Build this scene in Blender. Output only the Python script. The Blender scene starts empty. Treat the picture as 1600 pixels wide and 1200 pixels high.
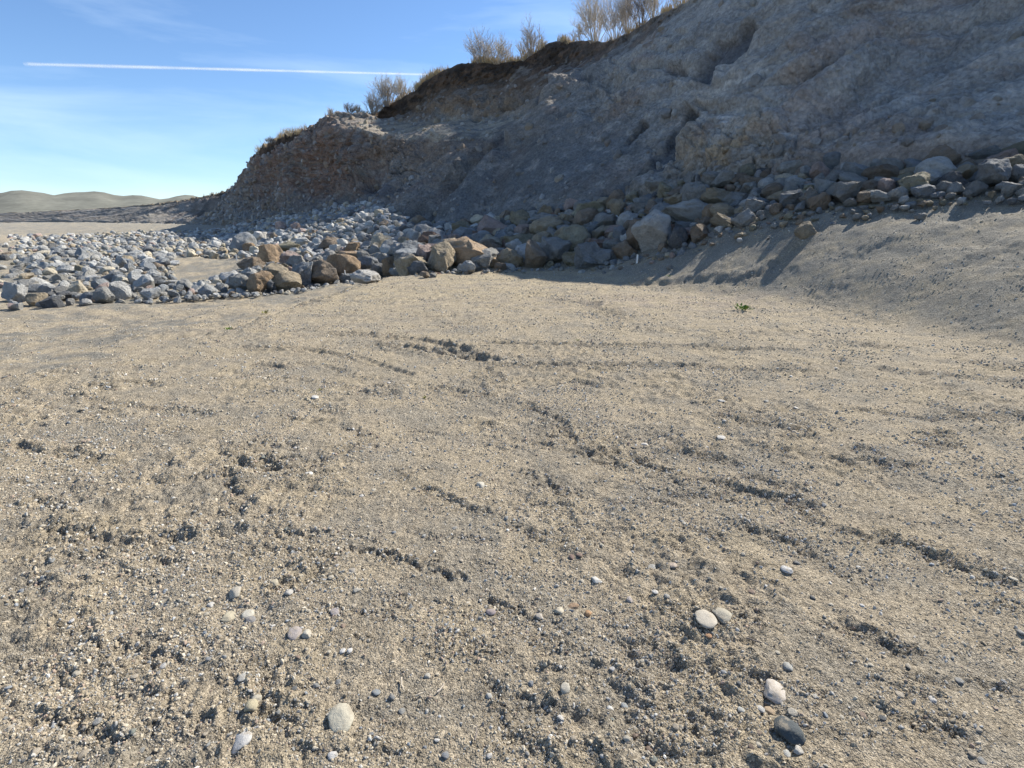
import bpy, bmesh, math, random
import numpy as np
from mathutils import Vector, Matrix, Euler

# ------------------------------------------------------------------ camera, sky, sun, exposure
S = bpy.context.scene
C = S.collection
F = 867.0                      # focal length in pixels of the 1600 px wide frame
HOR = 345.0                    # horizon row
PITCH = math.atan((600 - HOR) / F)
CAMZ = 1.6
SUN_AZ, SUN_EL = 50.0, 38.0    # degrees right of the view direction, above the horizon

cam_d = bpy.data.cameras.new('camera'); cam = bpy.data.objects.new('camera', cam_d); C.objects.link(cam)
cam_d.sensor_fit = 'HORIZONTAL'; cam_d.sensor_width = 36; cam_d.lens = 36 * F / 1600
cam_d.clip_start = 0.05; cam_d.clip_end = 60000
cam.location = (0, 0, CAMZ); cam.rotation_euler = (math.pi / 2 - PITCH, 0, 0)
S.camera = cam
S.view_settings.view_transform = 'Standard'; S.view_settings.look = 'None'
S.view_settings.gamma = 1; S.view_settings.use_curve_mapping = False
S.view_settings.exposure = 0.93
S.cycles.max_bounces = 6; S.cycles.diffuse_bounces = 3

W = bpy.data.worlds.new('World'); S.world = W; W.use_nodes = True
nt = W.node_tree; nt.nodes.clear()
def wn(t, **k):
    n = nt.nodes.new(t)
    for a, b in k.items(): setattr(n, a, b)
    return n
sky = wn('ShaderNodeTexSky', sky_type='NISHITA', sun_disc=False)
sky.sun_elevation = math.radians(SUN_EL); sky.sun_rotation = math.radians(SUN_AZ)
sky.altitude = 400; sky.air_density = 0.92; sky.dust_density = 0.0; sky.ozone_density = 6.0
tc = wn('ShaderNodeTexCoord')
mp = wn('ShaderNodeMapping'); mp.inputs['Rotation'].default_value = (0.15, 0.22, 0.3); mp.inputs['Scale'].default_value = (1.3, 2.4, 9.0)
nz = wn('ShaderNodeTexNoise'); nz.inputs['Scale'].default_value = 1.5; nz.inputs['Detail'].default_value = 7; nz.inputs['Roughness'].default_value = 0.55
nz.inputs['Distortion'].default_value = 0.35
rp = wn('ShaderNodeValToRGB'); rp.color_ramp.elements[0].position = 0.44; rp.color_ramp.elements[1].position = 0.80
rp.color_ramp.elements[0].color = (0, 0, 0, 1); rp.color_ramp.elements[1].color = (0.34, 0.34, 0.34, 1)
mx = wn('ShaderNodeMixRGB'); mx.inputs[2].default_value = (6.4, 7.6, 8.6, 1)
bg = wn('ShaderNodeBackground'); bg.inputs['Strength'].default_value = 0.094
wo = wn('ShaderNodeOutputWorld')
L = nt.links.new
L(tc.outputs['Generated'], mp.inputs[0]); L(mp.outputs[0], nz.inputs['Vector']); L(nz.outputs['Fac'], rp.inputs[0])
L(rp.outputs[0], mx.inputs[0]); L(sky.outputs[0], mx.inputs[1]); L(mx.outputs[0], bg.inputs[0]); L(bg.outputs[0], wo.inputs[0])

sd = bpy.data.lights.new('sun', 'SUN'); sun = bpy.data.objects.new('sun', sd); C.objects.link(sun)
sd.energy = 4.6; sd.angle = math.radians(0.53); sd.color = (1.0, 0.935, 0.83)
az, el = math.radians(SUN_AZ), math.radians(SUN_EL)
sdir = Vector((math.sin(az) * math.cos(el), math.cos(az) * math.cos(el), math.sin(el)))
sun.rotation_euler = sdir.to_track_quat('Z', 'Y').to_euler(); sun.location = (30, 30, 60)

# ------------------------------------------------------------------ small helpers
rng = np.random.default_rng(7); R_ = random.Random(11)
def tag(o, label=None, cat=None, group=None, kind=None):
    if label: o['label'] = label
    if cat: o['category'] = cat
    if group: o['group'] = group
    if kind: o['kind'] = kind
    return o
def ray(u, v):
    a = (u - 800) / F; b = (600 - v) / F
    return a, math.cos(PITCH) + b * math.sin(PITCH), -math.sin(PITCH) + b * math.cos(PITCH)
def P(u, v, hd):                       # world point seen in direction (u, v) at horizontal distance hd
    x, y, z = ray(u, v); h = math.hypot(x, y); k = hd / h
    return x * k, y * k, CAMZ + z * k
def PZ(u, v, z0):                      # world point seen in direction (u, v) on the level z0
    x, y, z = ray(u, v); k = (z0 - CAMZ) / z
    return x * k, y * k, z0
def polar(p): return math.atan2(p[0], p[1]), math.hypot(p[0], p[1]), p[2]
def proj(x, y, z):                     # world -> direction (u, v)
    dz = z - CAMZ
    d = y * math.cos(PITCH) - dz * math.sin(PITCH); up = y * math.sin(PITCH) + dz * math.cos(PITCH)
    d = np.where(np.abs(d) < 1e-6, 1e-6, d)
    return 800 + F * x / d, 600 - F * up / d

_perm = rng.permutation(512)
_perm = np.concatenate([_perm, _perm]).astype(np.int64)
_g3 = rng.normal(size=(512, 3)); _g3 /= np.linalg.norm(_g3, axis=1)[:, None]
_ga = rng.uniform(0, 2 * np.pi, 512); _g2 = np.stack([np.cos(_ga), np.sin(_ga)], 1)
def n2(x, y):
    x = np.asarray(x, float); y = np.asarray(y, float)
    xi = np.floor(x).astype(np.int64); yi = np.floor(y).astype(np.int64); xf = x - xi; yf = y - yi
    u = xf * xf * xf * (xf * (xf * 6 - 15) + 10); v = yf * yf * yf * (yf * (yf * 6 - 15) + 10)
    def g(a, b):
        h = _perm[(_perm[(xi + a) & 511] + yi + b) & 511]; q = _g2[h]
        return q[..., 0] * (xf - a) + q[..., 1] * (yf - b)
    a = g(0, 0); b = g(1, 0); c = g(0, 1); d = g(1, 1)
    return 1.5 * ((a * (1 - u) + b * u) * (1 - v) + (c * (1 - u) + d * u) * v)
def n3(x, y, z):
    x = np.asarray(x, float); y = np.asarray(y, float); z = np.asarray(z, float)
    xi = np.floor(x).astype(np.int64); yi = np.floor(y).astype(np.int64); zi = np.floor(z).astype(np.int64)
    xf = x - xi; yf = y - yi; zf = z - zi
    fd = lambda t: t * t * t * (t * (t * 6 - 15) + 10)
    u, v, w = fd(xf), fd(yf), fd(zf); r = 0
    for a in (0, 1):
        for b in (0, 1):
            for c in (0, 1):
                h = _perm[(_perm[(_perm[(xi + a) & 511] + yi + b) & 511] + zi + c) & 511]; q = _g3[h]
                r = r + (q[..., 0] * (xf - a) + q[..., 1] * (yf - b) + q[..., 2] * (zf - c)) * (u if a else 1 - u) * (v if b else 1 - v) * (w if c else 1 - w)
    return 1.5 * r
def fbm2(x, y, o=4, g=0.5):
    r = 0; a = 1
    for i in range(o): r = r + a * n2(x * 2 ** i + 17.3 * i, y * 2 ** i + 5.1 * i); a *= g
    return r
def fbm3(x, y, z, o=4, g=0.5):
    r = 0; a = 1
    for i in range(o): r = r + a * n3(x * 2 ** i + 9.7 * i, y * 2 ** i + 3.3 * i, z * 2 ** i); a *= g
    return r
def ss(a, b, x):
    t = np.clip((x - a) / (b - a), 0, 1); return t * t * (3 - 2 * t)
def seg_dist(X, Y, pts):               # distance to a polyline and the run along it
    best = np.full(X.shape, 1e9); run = np.zeros(X.shape); side = np.zeros(X.shape); L0 = 0
    for (x0, y0), (x1, y1) in zip(pts[:-1], pts[1:]):
        dx, dy = x1 - x0, y1 - y0; l2 = dx * dx + dy * dy + 1e-9
        t = np.clip(((X - x0) * dx + (Y - y0) * dy) / l2, 0, 1)
        d = np.hypot(X - x0 - t * dx, Y - y0 - t * dy); m = d < best
        best = np.where(m, d, best); run = np.where(m, L0 + t * math.sqrt(l2), run)
        side = np.where(m, (X - x0) * dy - (Y - y0) * dx, side); L0 += math.sqrt(l2)
    return best, run, side

def mesh_np(name, V, Fc, mat, smooth=True, cols=None, parent=None, link=True):
    me = bpy.data.meshes.new(name); V = np.asarray(V, np.float32); Fc = np.asarray(Fc, np.int32)
    n = Fc.shape[1]
    me.vertices.add(len(V)); me.vertices.foreach_set('co', V.ravel())
    me.loops.add(Fc.size); me.loops.foreach_set('vertex_index', Fc.ravel())
    me.polygons.add(len(Fc)); me.polygons.foreach_set('loop_start', np.arange(0, Fc.size, n, dtype=np.int32))
    me.polygons.foreach_set('loop_total', np.full(len(Fc), n, np.int32))
    me.polygons.foreach_set('use_smooth', np.full(len(Fc), smooth, bool))
    me.update(calc_edges=True)
    if cols is not None:
        at = me.color_attributes.new('col', 'FLOAT_COLOR', 'POINT')
        c4 = np.ones((len(V), 4), np.float32); c4[:, :cols.shape[1]] = cols; at.data.foreach_set('color', c4.ravel())
    if mat: me.materials.append(mat)
    o = bpy.data.objects.new(name, me)
    if link: C.objects.link(o)
    if parent: o.parent = parent
    return o
def grid_faces(nr, nc):
    i = np.arange((nr - 1) * (nc - 1)); r = i // (nc - 1); c = i % (nc - 1); a = r * nc + c
    return np.stack([a, a + 1, a + nc + 1, a + nc], 1)

# ------------------------------------------------------------------ materials
def material(name, rough=0.95, attr=None, objcol=False, base=(0.3, 0.27, 0.22), grains=(), bump=(), spec=0.15, mottles=()):
    """base colour x mottling noise; grains: (scale, lo, hi) multipliers; bump: (kind, scale, distance)"""
    m = bpy.data.materials.new(name); m.use_nodes = True; t = m.node_tree; N = t.nodes; K = t.links.new
    b = N['Principled BSDF']; b.inputs['Roughness'].default_value = rough; b.inputs['Specular IOR Level'].default_value = spec
    geo = N.new('ShaderNodeNewGeometry'); tcn = N.new('ShaderNodeTexCoord')
    pos = tcn.outputs['Object'] if objcol else geo.outputs['Position']
    if objcol:
        oi = N.new('ShaderNodeObjectInfo'); ad = N.new('ShaderNodeVectorMath'); ad.operation = 'ADD'
        ml = N.new('ShaderNodeMath'); ml.operation = 'MULTIPLY'; ml.inputs[1].default_value = 40
        K(oi.outputs['Random'], ml.inputs[0]); K(pos, ad.inputs[0]); K(ml.outputs[0], ad.inputs[1]); pos = ad.outputs[0]
        col = oi.outputs['Color']
    elif attr:
        an = N.new('ShaderNodeAttribute'); an.attribute_name = attr; col = an.outputs['Color']
    else:
        rgb = N.new('ShaderNodeRGB'); rgb.outputs[0].default_value = (*base, 1); col = rgb.outputs[0]
    for kind, sc, lo, hi in grains:
        if kind == 'v':
            x = N.new('ShaderNodeTexVoronoi'); x.inputs['Scale'].default_value = sc; src = N.new('ShaderNodeSeparateColor'); K(x.outputs['Color'], src.inputs[0]); fac = src.outputs[0]
            x.inputs['Randomness'].default_value = 1
        else:
            x = N.new('ShaderNodeTexNoise'); x.inputs['Scale'].default_value = sc; x.inputs['Detail'].default_value = 6; x.inputs['Roughness'].default_value = 0.65; fac = x.outputs['Fac']
        K(pos, x.inputs['Vector'])
        mr = N.new('ShaderNodeMapRange'); mr.inputs['From Min'].default_value = 0.25 if kind == 'n' else 0; mr.inputs['From Max'].default_value = 0.75 if kind == 'n' else 1
        mr.inputs['To Min'].default_value = lo; mr.inputs['To Max'].default_value = hi; K(fac, mr.inputs['Value'])
        mu = N.new('ShaderNodeVectorMath'); mu.operation = 'SCALE'; K(col, mu.inputs[0]); K(mr.outputs[0], mu.inputs['Scale']); col = mu.outputs[0]
    for sc, thr, c, amt in mottles:        # tinted patches
        x = N.new('ShaderNodeTexNoise'); x.inputs['Scale'].default_value = sc; x.inputs['Detail'].default_value = 5; x.inputs['Roughness'].default_value = 0.6; K(pos, x.inputs['Vector'])
        mr = N.new('ShaderNodeMapRange'); mr.inputs['From Min'].default_value = thr; mr.inputs['From Max'].default_value = thr + 0.12; mr.inputs['To Max'].default_value = amt; K(x.outputs['Fac'], mr.inputs['Value'])
        mm = N.new('ShaderNodeMixRGB'); mm.inputs[2].default_value = (*c, 1); K(mr.outputs[0], mm.inputs[0]); K(col, mm.inputs[1]); col = mm.outputs[0]
    K(col, b.inputs['Base Color'])
    prev = None
    for kind, sc, dist in bump:
        if kind == 'v':
            x = N.new('ShaderNodeTexVoronoi'); x.inputs['Scale'].default_value = sc; out = x.outputs['Distance']; sgn = -1
        else:
            x = N.new('ShaderNodeTexNoise'); x.inputs['Scale'].default_value = sc; x.inputs['Detail'].default_value = 8; x.inputs['Roughness'].default_value = 0.7; out = x.outputs['Fac']; sgn = 1
        K(pos, x.inputs['Vector'])
        bp = N.new('ShaderNodeBump'); bp.inputs['Strength'].default_value = 1; bp.inputs['Distance'].default_value = dist; bp.invert = sgn < 0
        K(out, bp.inputs['Height'])
        if prev: K(prev, bp.inputs['Normal'])
        prev = bp.outputs[0]
    if prev: K(prev, b.inputs['Normal'])
    return m

M_ground = material('gravelly_soil', attr='col', grains=(('v', 160, 0.62, 1.4), ('v', 60, 0.8, 1.22), ('n', 5, 0.86, 1.14)),
                    bump=(('n', 5, 0.05), ('n', 14, 0.03), ('v', 70, 0.008), ('v', 170, 0.005)))
M_cliff = material('eroded_bank', attr='col', grains=(('n', 0.9, 0.8, 1.2), ('n', 5, 0.72, 1.3), ('v', 11, 0.82, 1.16)), bump=(('n', 0.8, 0.35), ('n', 3, 0.18), ('n', 11, 0.06), ('v', 7, 0.05)))
M_rock = material('boulder_rock', objcol=True, rough=0.85, spec=0.3, grains=(('n', 1.6, 0.7, 1.3), ('n', 9, 0.82, 1.2)), bump=(('n', 2.6, 0.2), ('n', 9, 0.07)), mottles=((1.1, 0.55, (0.33, 0.32, 0.30), 0.45), (2.4, 0.60, (0.13, 0.12, 0.11), 0.5), (3.1, 0.63, (0.5, 0.48, 0.44), 0.5)))
M_rubble = material('rubble_rock', attr='col', rough=0.85, spec=0.3, grains=(('n', 2.5, 0.72, 1.28), ('n', 12, 0.85, 1.18)), bump=(('n', 3.5, 0.12), ('n', 14, 0.04)))
M_pebble = material('pebble_stone', objcol=True, rough=0.75, spec=0.3, grains=(('n', 3, 0.85, 1.13), ('n', 20, 0.9, 1.1)), bump=(('n', 2.5, 0.004), ('n', 8, 0.0015)), mottles=((1.6, 0.53, (0.31, 0.26, 0.19), 0.65), (7, 0.60, (0.20, 0.18, 0.15), 0.45)))
M_clay = material('plain_soil', base=(0.27, 0.235, 0.18), grains=(('n', 0.02, 0.8, 1.2), ('n', 0.3, 0.9, 1.1)))
M_hill = material('distant_hillside', base=(0.17, 0.17, 0.14), grains=(('n', 0.004, 0.7, 1.3), ('n', 0.02, 0.8, 1.2)))

# ------------------------------------------------------------------ ground rows (azimuth, distance, height)
def row(pts): 
    a = np.array(sorted(pts)); return a[:, 0], a[:, 1], a[:, 2]
def wp(x, y, z): return polar((x, y, z))
A = row([wp(-7.5, 0.5, 0), wp(-6.3, 3, 0), wp(-5.2, 5.5, 0), polar(PZ(350, 520, 0)), polar(PZ(440, 487, 0)), polar(PZ(530, 457, 0)), polar(PZ(610, 432, 0)), polar(PZ(650, 430, 0)), polar(PZ(760, 429, 0)),
         polar(PZ(870, 428, 0)), polar(PZ(950, 436, 0)), polar(PZ(1000, 447, 0)), polar(PZ(1100, 459, 0)), polar(PZ(1250, 478, 0)), polar(PZ(1400, 505, 0)), polar(PZ(1600, 550, 0)), wp(8, 1, 0)])
Bk = row([wp(-9.5, 0.5, -.3), wp(-8, 3.5, -.32), wp(-6.6, 6.5, -.42), (polar(P(350, 500, 9.5))[0], 9.7, -.45), (polar(P(440, 500, 9.5))[0], 12.3, -.55), (polar(P(530, 500, 9.5))[0], 15.8, -.62), (polar(P(600, 500, 9.5))[0], 18.0, -.6),
          (polar(P(650, 500, 9.5))[0], 17.2, 0.0), polar(PZ(760, 428, 0)), polar(PZ(870, 427, 0.02)), polar(PZ(950, 434, .03)), polar(PZ(1000, 444, .05)), polar(PZ(1100, 455, .08)), polar(PZ(1250, 472, .1)), polar(PZ(1400, 498, .1)), polar(PZ(1600, 540, .1)), wp(8.4, 1, .1)])
T = row([wp(-24, 3, -.7), wp(-19, 9, -.75), polar(PZ(200, 474, -.8)), polar(PZ(350, 463, -.8)), polar(PZ(450, 457, -.8)), polar(PZ(530, 445, -.72)), polar(PZ(600, 434, -.6)), polar(PZ(650, 429, 0)), polar(PZ(760, 424, .03)),
         polar(PZ(870, 418, .12)), polar(P(950, 414, 17.2)), polar(P(1000, 402, 17)), polar(P(1050, 388, 16.4)), polar(P(1120, 362, 16.2)), polar(P(1200, 340, 16.1)), polar(P(1250, 328, 16)), polar(P(1400, 312, 15.6)), polar(P(1600, 300, 15.3)), wp(16, 1, 2.4)])
Md = row([wp(-42, 3, -.7), wp(-38, 16, -.75), polar(P(200, 404, 37)), polar(P(350, 402, 36)), polar(P(415, 398, 34)), polar(P(450, 396, 32)), polar(P(530, 392, 29)), polar(P(600, 390, 27)), polar(P(650, 389, 26)), polar(P(760, 384, 24.5)),
          polar(P(870, 372, 22.5)), polar(P(960, 358, 21)), polar(P(1060, 332, 19.5)), polar(P(1150, 308, 19)), polar(P(1250, 290, 18.5)), polar(P(1400, 275, 18)), polar(P(1600, 262, 17.5)), wp(17.5, 1, 3)])
Bs = row([wp(-200, 10, .6), wp(-190, 70, .6), polar(P(100, 347, 170)), polar(P(250, 349, 125)), polar(P(350, 352, 92)), polar(P(390, 345, 76)), polar(P(450, 336, 62)), polar(P(540, 321, 50)), polar(P(595, 318, 43)), polar(P(650, 353, 35)), polar(P(760, 346, 31)),
          polar(P(860, 331, 27.5)), polar(P(960, 311, 25)), polar(P(1060, 290, 22.5)), polar(P(1150, 276, 21)), polar(P(1250, 266, 20)), polar(P(1400, 250, 19)), polar(P(1600, 236, 18.5)), wp(18.5, 1, 4)])
ROWS = [A, Bk, T, Md, Bs]
def ground_z(phi, r):
    """smooth height of the ground at azimuth phi and distance r, without relief"""
    phi = np.asarray(phi, float); r = np.asarray(r, float)
    rr = [np.interp(phi, a, b) for a, b, c in ROWS]; zz = [np.interp(phi, a, c) for a, b, c in ROWS]
    for i in range(1, len(rr)): rr[i] = np.maximum(rr[i], rr[i - 1] + 0.05)
    z = np.zeros(np.broadcast(phi, r).shape)
    for i in range(len(rr) - 1):
        t = (r - rr[i]) / (rr[i + 1] - rr[i]); m = (t >= 0) & (t < 1)
        if i in (0,): t = t * t * (3 - 2 * t)
        z = np.where(m, zz[i] + (zz[i + 1] - zz[i]) * t, z)
    z = np.where(r >= rr[-1], zz[-1] - np.minimum((r - rr[-1]) * 0.5, 2.2), z)
    return z
def hit(u, v):                          # where the sight line (u, v) meets the ground
    x, y, z = ray(u, v); h = math.hypot(x, y); phi = math.atan2(x, y)
    rs = np.geomspace(0.8, 150, 2500); zr = CAMZ + z / h * rs; zg = ground_z(np.full_like(rs, phi), rs)
    k = np.nonzero(zr <= zg)[0]; i = k[0] if len(k) else len(rs) - 1
    r = rs[i]; return math.sin(phi) * r, math.cos(phi) * r, float(ground_z(phi, r))

# ruts, wheel marks and churned spots, read off the photograph: points, width (px), depth factor, jaggedness
STROKES = [
 ([(525,523),(600,527),(650,533),(700,541)], 5, .55, 2), ([(590,540),(640,545),(690,552),(745,558)], 6, .7, 2), ([(715,552),(750,562)], 14, .8, 1),
 ([(390,546),(500,550),(560,566)], 5, .5, 1), ([(510,574),(570,592)], 6, .6, 1), ([(685,604),(730,612),(790,624)], 7, .7, 1), ([(780,537),(900,538),(1000,541),(1120,543)], 5, .55, 2),
 ([(775,572),(875,572),(990,570),(1085,571)], 6, .65, 2), ([(755,575),(785,592)], 7, .7, 1), ([(820,632),(850,640),(872,652),(886,676)], 9, .8, 1), ([(905,702),(925,712),(965,728)], 11, .9, 1),
 ([(938,700),(985,710)], 9, .9, 1), ([(1000,715),(1030,735),(1060,752)], 12, .8, 1), ([(1055,700),(1090,708),(1145,720)], 9, .8, 1), ([(1080,768),(1130,775)], 9, .9, 1), ([(1145,758),(1190,772),(1262,785)], 11, 1, 1),
 ([(1175,745),(1240,758)], 9, .8, 1), ([(1155,818),(1205,838)], 11, 1, 1), ([(1215,838),(1262,856)], 13, 1, 1), ([(1015,778),(1055,788)], 9, .9, 1), ([(820,738),(850,752),(880,770)], 10, .9, 1),
 ([(668,768),(700,784),(748,802)], 11, .9, 1), ([(800,824),(835,838)], 10, .9, 1), ([(878,832),(935,852)], 8, .8, 1), ([(375,722),(418,735)], 16, .8, 1), ([(480,735),(510,715),(560,700)], 9, .7, 1),
 ([(540,860),(600,872),(640,886),(710,908)], 12, 1, 1), ([(455,920),(490,900),(520,872)], 16, 1, 1), ([(415,836),(500,842)], 12, .8, 1), ([(355,740),(375,800)], 12, .8, 1), ([(350,862),(450,864)], 8, .7, 1),
 ([(770,942),(800,958),(825,966)], 10, 1, 1), ([(768,1082),(800,1098),(872,1120)], 13, 1, 1), ([(775,1125),(800,1160),(860,1190)], 12, .8, 1), ([(1050,962),(1180,976)], 10, .8, 1), ([(405,1050),(430,1085)], 13, .8, 1),
 ([(400,1110),(445,1122)], 14, .9, 1), ([(1160,1060),(1190,1075)], 11, .9, 1), ([(520,663),(572,682)], 8, .7, 1), ([(400,695),(450,702)], 9, .7, 1), ([(1130,652),(1250,672)], 9, .7, 1), ([(700,1000),(750,1015)], 9, .7, 1),
 ([(1010,1010),(1040,1030)], 11, .7, 1), ([(870,980),(880,1010)], 10, .6, 1), ([(980,1020),(1000,1070)], 12, .6, 1), ([(880,470),(935,480),(962,495)], 8, .5, 1), ([(1000,447),(1100,455),(1160,462),(1240,459)], 5, .9, 2),
 ([(1045,428),(1075,440)], 9, .9, 1), ([(1150,440),(1190,446)], 9, .8, 1), ([(1340,640),(1450,655),(1600,650)], 6, .4, 2), ([(1300,820),(1420,850),(1560,900)], 11, 1, 1), ([(1330,980),(1400,1010)], 13, 1, 1),
 ([(120,620),(220,640),(330,650)], 6, .35, 2), ([(60,820),(170,850),(290,840)], 11, .9, 1), ([(150,1010),(260,1040)], 13, 1, 1), ([(1300,720),(1420,730)], 9, .8, 1), ([(20,700),(150,720)], 8, .8, 1), ([(1400,1120),(1500,1150)], 12, .9, 1),
 ([(1380,580),(1600,600)], 5, .35, 2), ([(352,518),(440,485),(530,456),(600,433)], 4, .9, 1), ([(520,520),(600,524),(655,531),(720,545),(775,566)], 4, .8, 2), ([(590,536),(660,545),(730,552)], 4, .8, 2), ([(850,576),(960,572),(1090,574),(1250,580)], 4, .6, 2), ([(900,541),(1050,545),(1240,550)], 4, .5, 2), ([(380,542),(470,545),(560,560),(640,585)], 4, .6, 2), ([(830,634),(872,655),(905,700),(1000,722),(1100,748),(1255,785)], 7, .6, 1), ([(420,590),(520,600),(610,622)], 5, .5, 1), ([(60,1120),(160,1150)], 12, .9, 1),
]
R_s = random.Random(5)
for _ in range(230):                    # small churned spots and hoof-like dents all over the pad
    v = 540 + 660 * R_s.random() ** 0.8; u = R_s.uniform(-150, 1750); l = R_s.uniform(14, 60) * (0.5 + (v - 500) / 700)
    an = R_s.gauss(0.28, 0.22); STROKES.append(([(u, v), (u + l * math.cos(an), v + l * math.sin(an) * .6)], R_s.uniform(4, 9), R_s.uniform(.35, .8), 1))

def relief(x, y, r, fine=True):
    """height offsets and 'churn' mask of the pad"""
    h = 0.035 * n2(x * .35, y * .35) + 0.016 * fbm2(x * 1.3, y * 1.3, 3)
    patch = ss(-.25, .55, fbm2(x * .8 + 3, y * .8, 3))
    if fine:
        wx = x + .03 * n2(x * 9, y * 9); wy = y + .03 * n2(x * 9 + 50, y * 9)
        lump = fbm2(wx * 7, wy * 7, 3, .6)
        h = h + (0.008 + .016 * patch) * lump
        bil = np.abs(n2(wx * 22, wy * 22)) + .6 * np.abs(n2(wx * 47 + 9, wy * 47)) + .4 * np.abs(n2(wx * 95 + 9, wy * 95))
        h = h + (0.005 + .008 * patch) * (bil - .45) * ss(26, 8, r)
    churn = np.zeros_like(x)
    for pts, wpx, amp, jag in STROKES:
        w3 = [PZ(u, v, 0) for u, v in pts]; dist = np.mean([math.hypot(p[0], p[1]) for p in w3]); w = wpx * math.hypot(dist, 1.6) / F * .62 * (1 + .26 * dist / 1.6)
        pw = [(p[0], p[1]) for p in w3]
        xs = [p[0] for p in pw]; ys = [p[1] for p in pw]; m = 4 * w + .02
        sel = np.nonzero((x > min(xs) - m) & (x < max(xs) + m) & (y > min(ys) - m) & (y < max(ys) + m))[0]
        if not len(sel): continue
        X = x[sel]; Y = y[sel]
        wob = w * (1.3 if jag == 1 else .45); Xw = X + wob * (n2(X / w * .45, Y / w * .45) + .5 * n2(X / w * 1.3, Y / w * 1.3)); Yw = Y + wob * (n2(X / w * .45 + 31, Y / w * .45 + 7) + .5 * n2(X / w * 1.3 + 3, Y / w * 1.3 + 9))
        d, run, side = seg_dist(Xw, Yw, pw); k = d / w; sgn = np.where(side > 0, 1., -1.)
        dens = ss(-.12, .50, .5 + .9 * n2(X / w * .55 + 11, Y / w * .55 + 3))
        tread = 1 if jag == 1 else (.55 + .6 * (np.sin(run / max(w, .05) * 2.2) > -.2))
        depth = min(w * (.46 if jag == 1 else .80), .062) * amp
        if jag == 2: dens = np.maximum(dens, .7)
        up = pw[-1][0] > pw[0][0]
        far = np.where(up, -sgn, sgn)     # +1 on the far side of the mark
        prof = -np.exp(-k * k) * 1.0 + .75 * np.exp(-((k * far - 1.5) / .75) ** 2) + .25 * np.exp(-((k * far + 1.7) / .8) ** 2)
        clod = .45 + .7 * np.abs(n2(X / w * 1.3, Y / w * 1.3)) + .7 * np.abs(n2(X / w * 3.1, Y / w * 3.1)) + .5 * np.abs(n2(X / w * 6.3, Y / w * 6.3))
        h[sel] += depth * prof * dens * tread * clod
        churn[sel] = np.maximum(churn[sel], dens * np.exp(-(k / 2.0) ** 2))
    if fine:
        h = h + churn * .016 * (np.abs(n2(x * 34, y * 34)) + .5 * np.abs(n2(x * 75, y * 75)) - .4)
    return h, churn

# ------------------------------------------------------------------ ground mesh
NC = 700
phis = np.radians(np.linspace(-64, 64, NC))
rad = np.concatenate([[.02, .2, .4], np.exp(np.arange(math.log(.6), math.log(19), .0050)), np.exp(np.arange(math.log(19.1), math.log(190), .014))])
NR = len(rad)
PH, RR = np.meshgrid(phis, rad); PH = PH.ravel(); RR = RR.ravel()
gx = np.sin(PH) * RR; gy = np.cos(PH) * RR
gz = ground_z(PH, RR)
_g = gz.reshape(NR, NC); _s = _g.copy(); _k = np.hanning(39); _k /= _k.sum()
for j in range(NC):
    if phis[j] > .0: _s[25:-25, j] = np.convolve(_g[:, j], _k, 'same')[25:-25]
_w = ss(.0, .12, PH).reshape(NR, NC) * (RR.reshape(NR, NC) > 4) * (RR.reshape(NR, NC) < 18.6); gz = (_g * (1 - _w) + _s * _w).ravel()
rel, churn = relief(gx, gy, RR)
rA = np.interp(PH, A[0], A[1]); rB = np.interp(PH, Bs[0], Bs[1])
big = 0.12 * n2(gx * .25, gy * .25) + .06 * fbm2(gx * .9, gy * .9, 3)
gz = gz + rel + big * ss(0, 3, RR - rA) * (1 - ss(-3, 2, RR - rB))
gu, gv = proj(gx, gy, gz)
# colour of the soil: khaki silt, sandier crest of the pad, greyer gravel on the bank and the lower road
base = np.array([.37, .315, .232]); sand = np.array([.40, .335, .228]); grey = np.array([.235, .225, .195]); pinkish = np.array([.40, .32, .25]); dark = np.array([.155, .135, .105])
col = np.tile(base, (len(gx), 1))
def mixc(c, t, f): return c * (1 - f[:, None]) + t * f[:, None]
nA = fbm2(gx * .45, gy * .45 + 8, 4); nB = fbm2(gx * 2.1 + 4, gy * 2.1, 4)
col = mixc(col, sand, .75 * ss(9, 13, gy) * ss(-5, -3.5, gx) * ss(4, 0, gx) * ss(-.5, .5, nA + .2))
col = mixc(col, pinkish, .6 * np.exp(-((gx - 3.2) / 2.6) ** 2 - ((gy - 11.5) / 1.2) ** 2) * ss(-.4, .5, nB))
col = mixc(col, grey, .8 * ss(.0, .25, ground_z(PH, RR)) * ss(-.7, .4, nA + .4))
col = mixc(col, grey * .92, .85 * ss(-.04, -.25, ground_z(PH, RR)) * ss(-.3, .6, nA + .5 * nB + .35 * (gv < 462)))
col = mixc(col, grey * .95, .38 * ss(.0, .5, nB)); col = mixc(col, sand, .35 * ss(.05, .5, -nB))
col = mixc(col, dark, .30 * churn)  # darkens ruts and churned spots, putting their shade into the soil colour
col = mixc(col, np.array([.20, .175, .14]), ss(0, 6, RR - rB))
ground = mesh_np('ground', np.stack([gx, gy, gz], 1), grid_faces(NR, NC), M_ground, cols=col)
tag(ground, kind='structure', label='khaki gravelly soil pad marked by ruts and churned spots')

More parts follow.
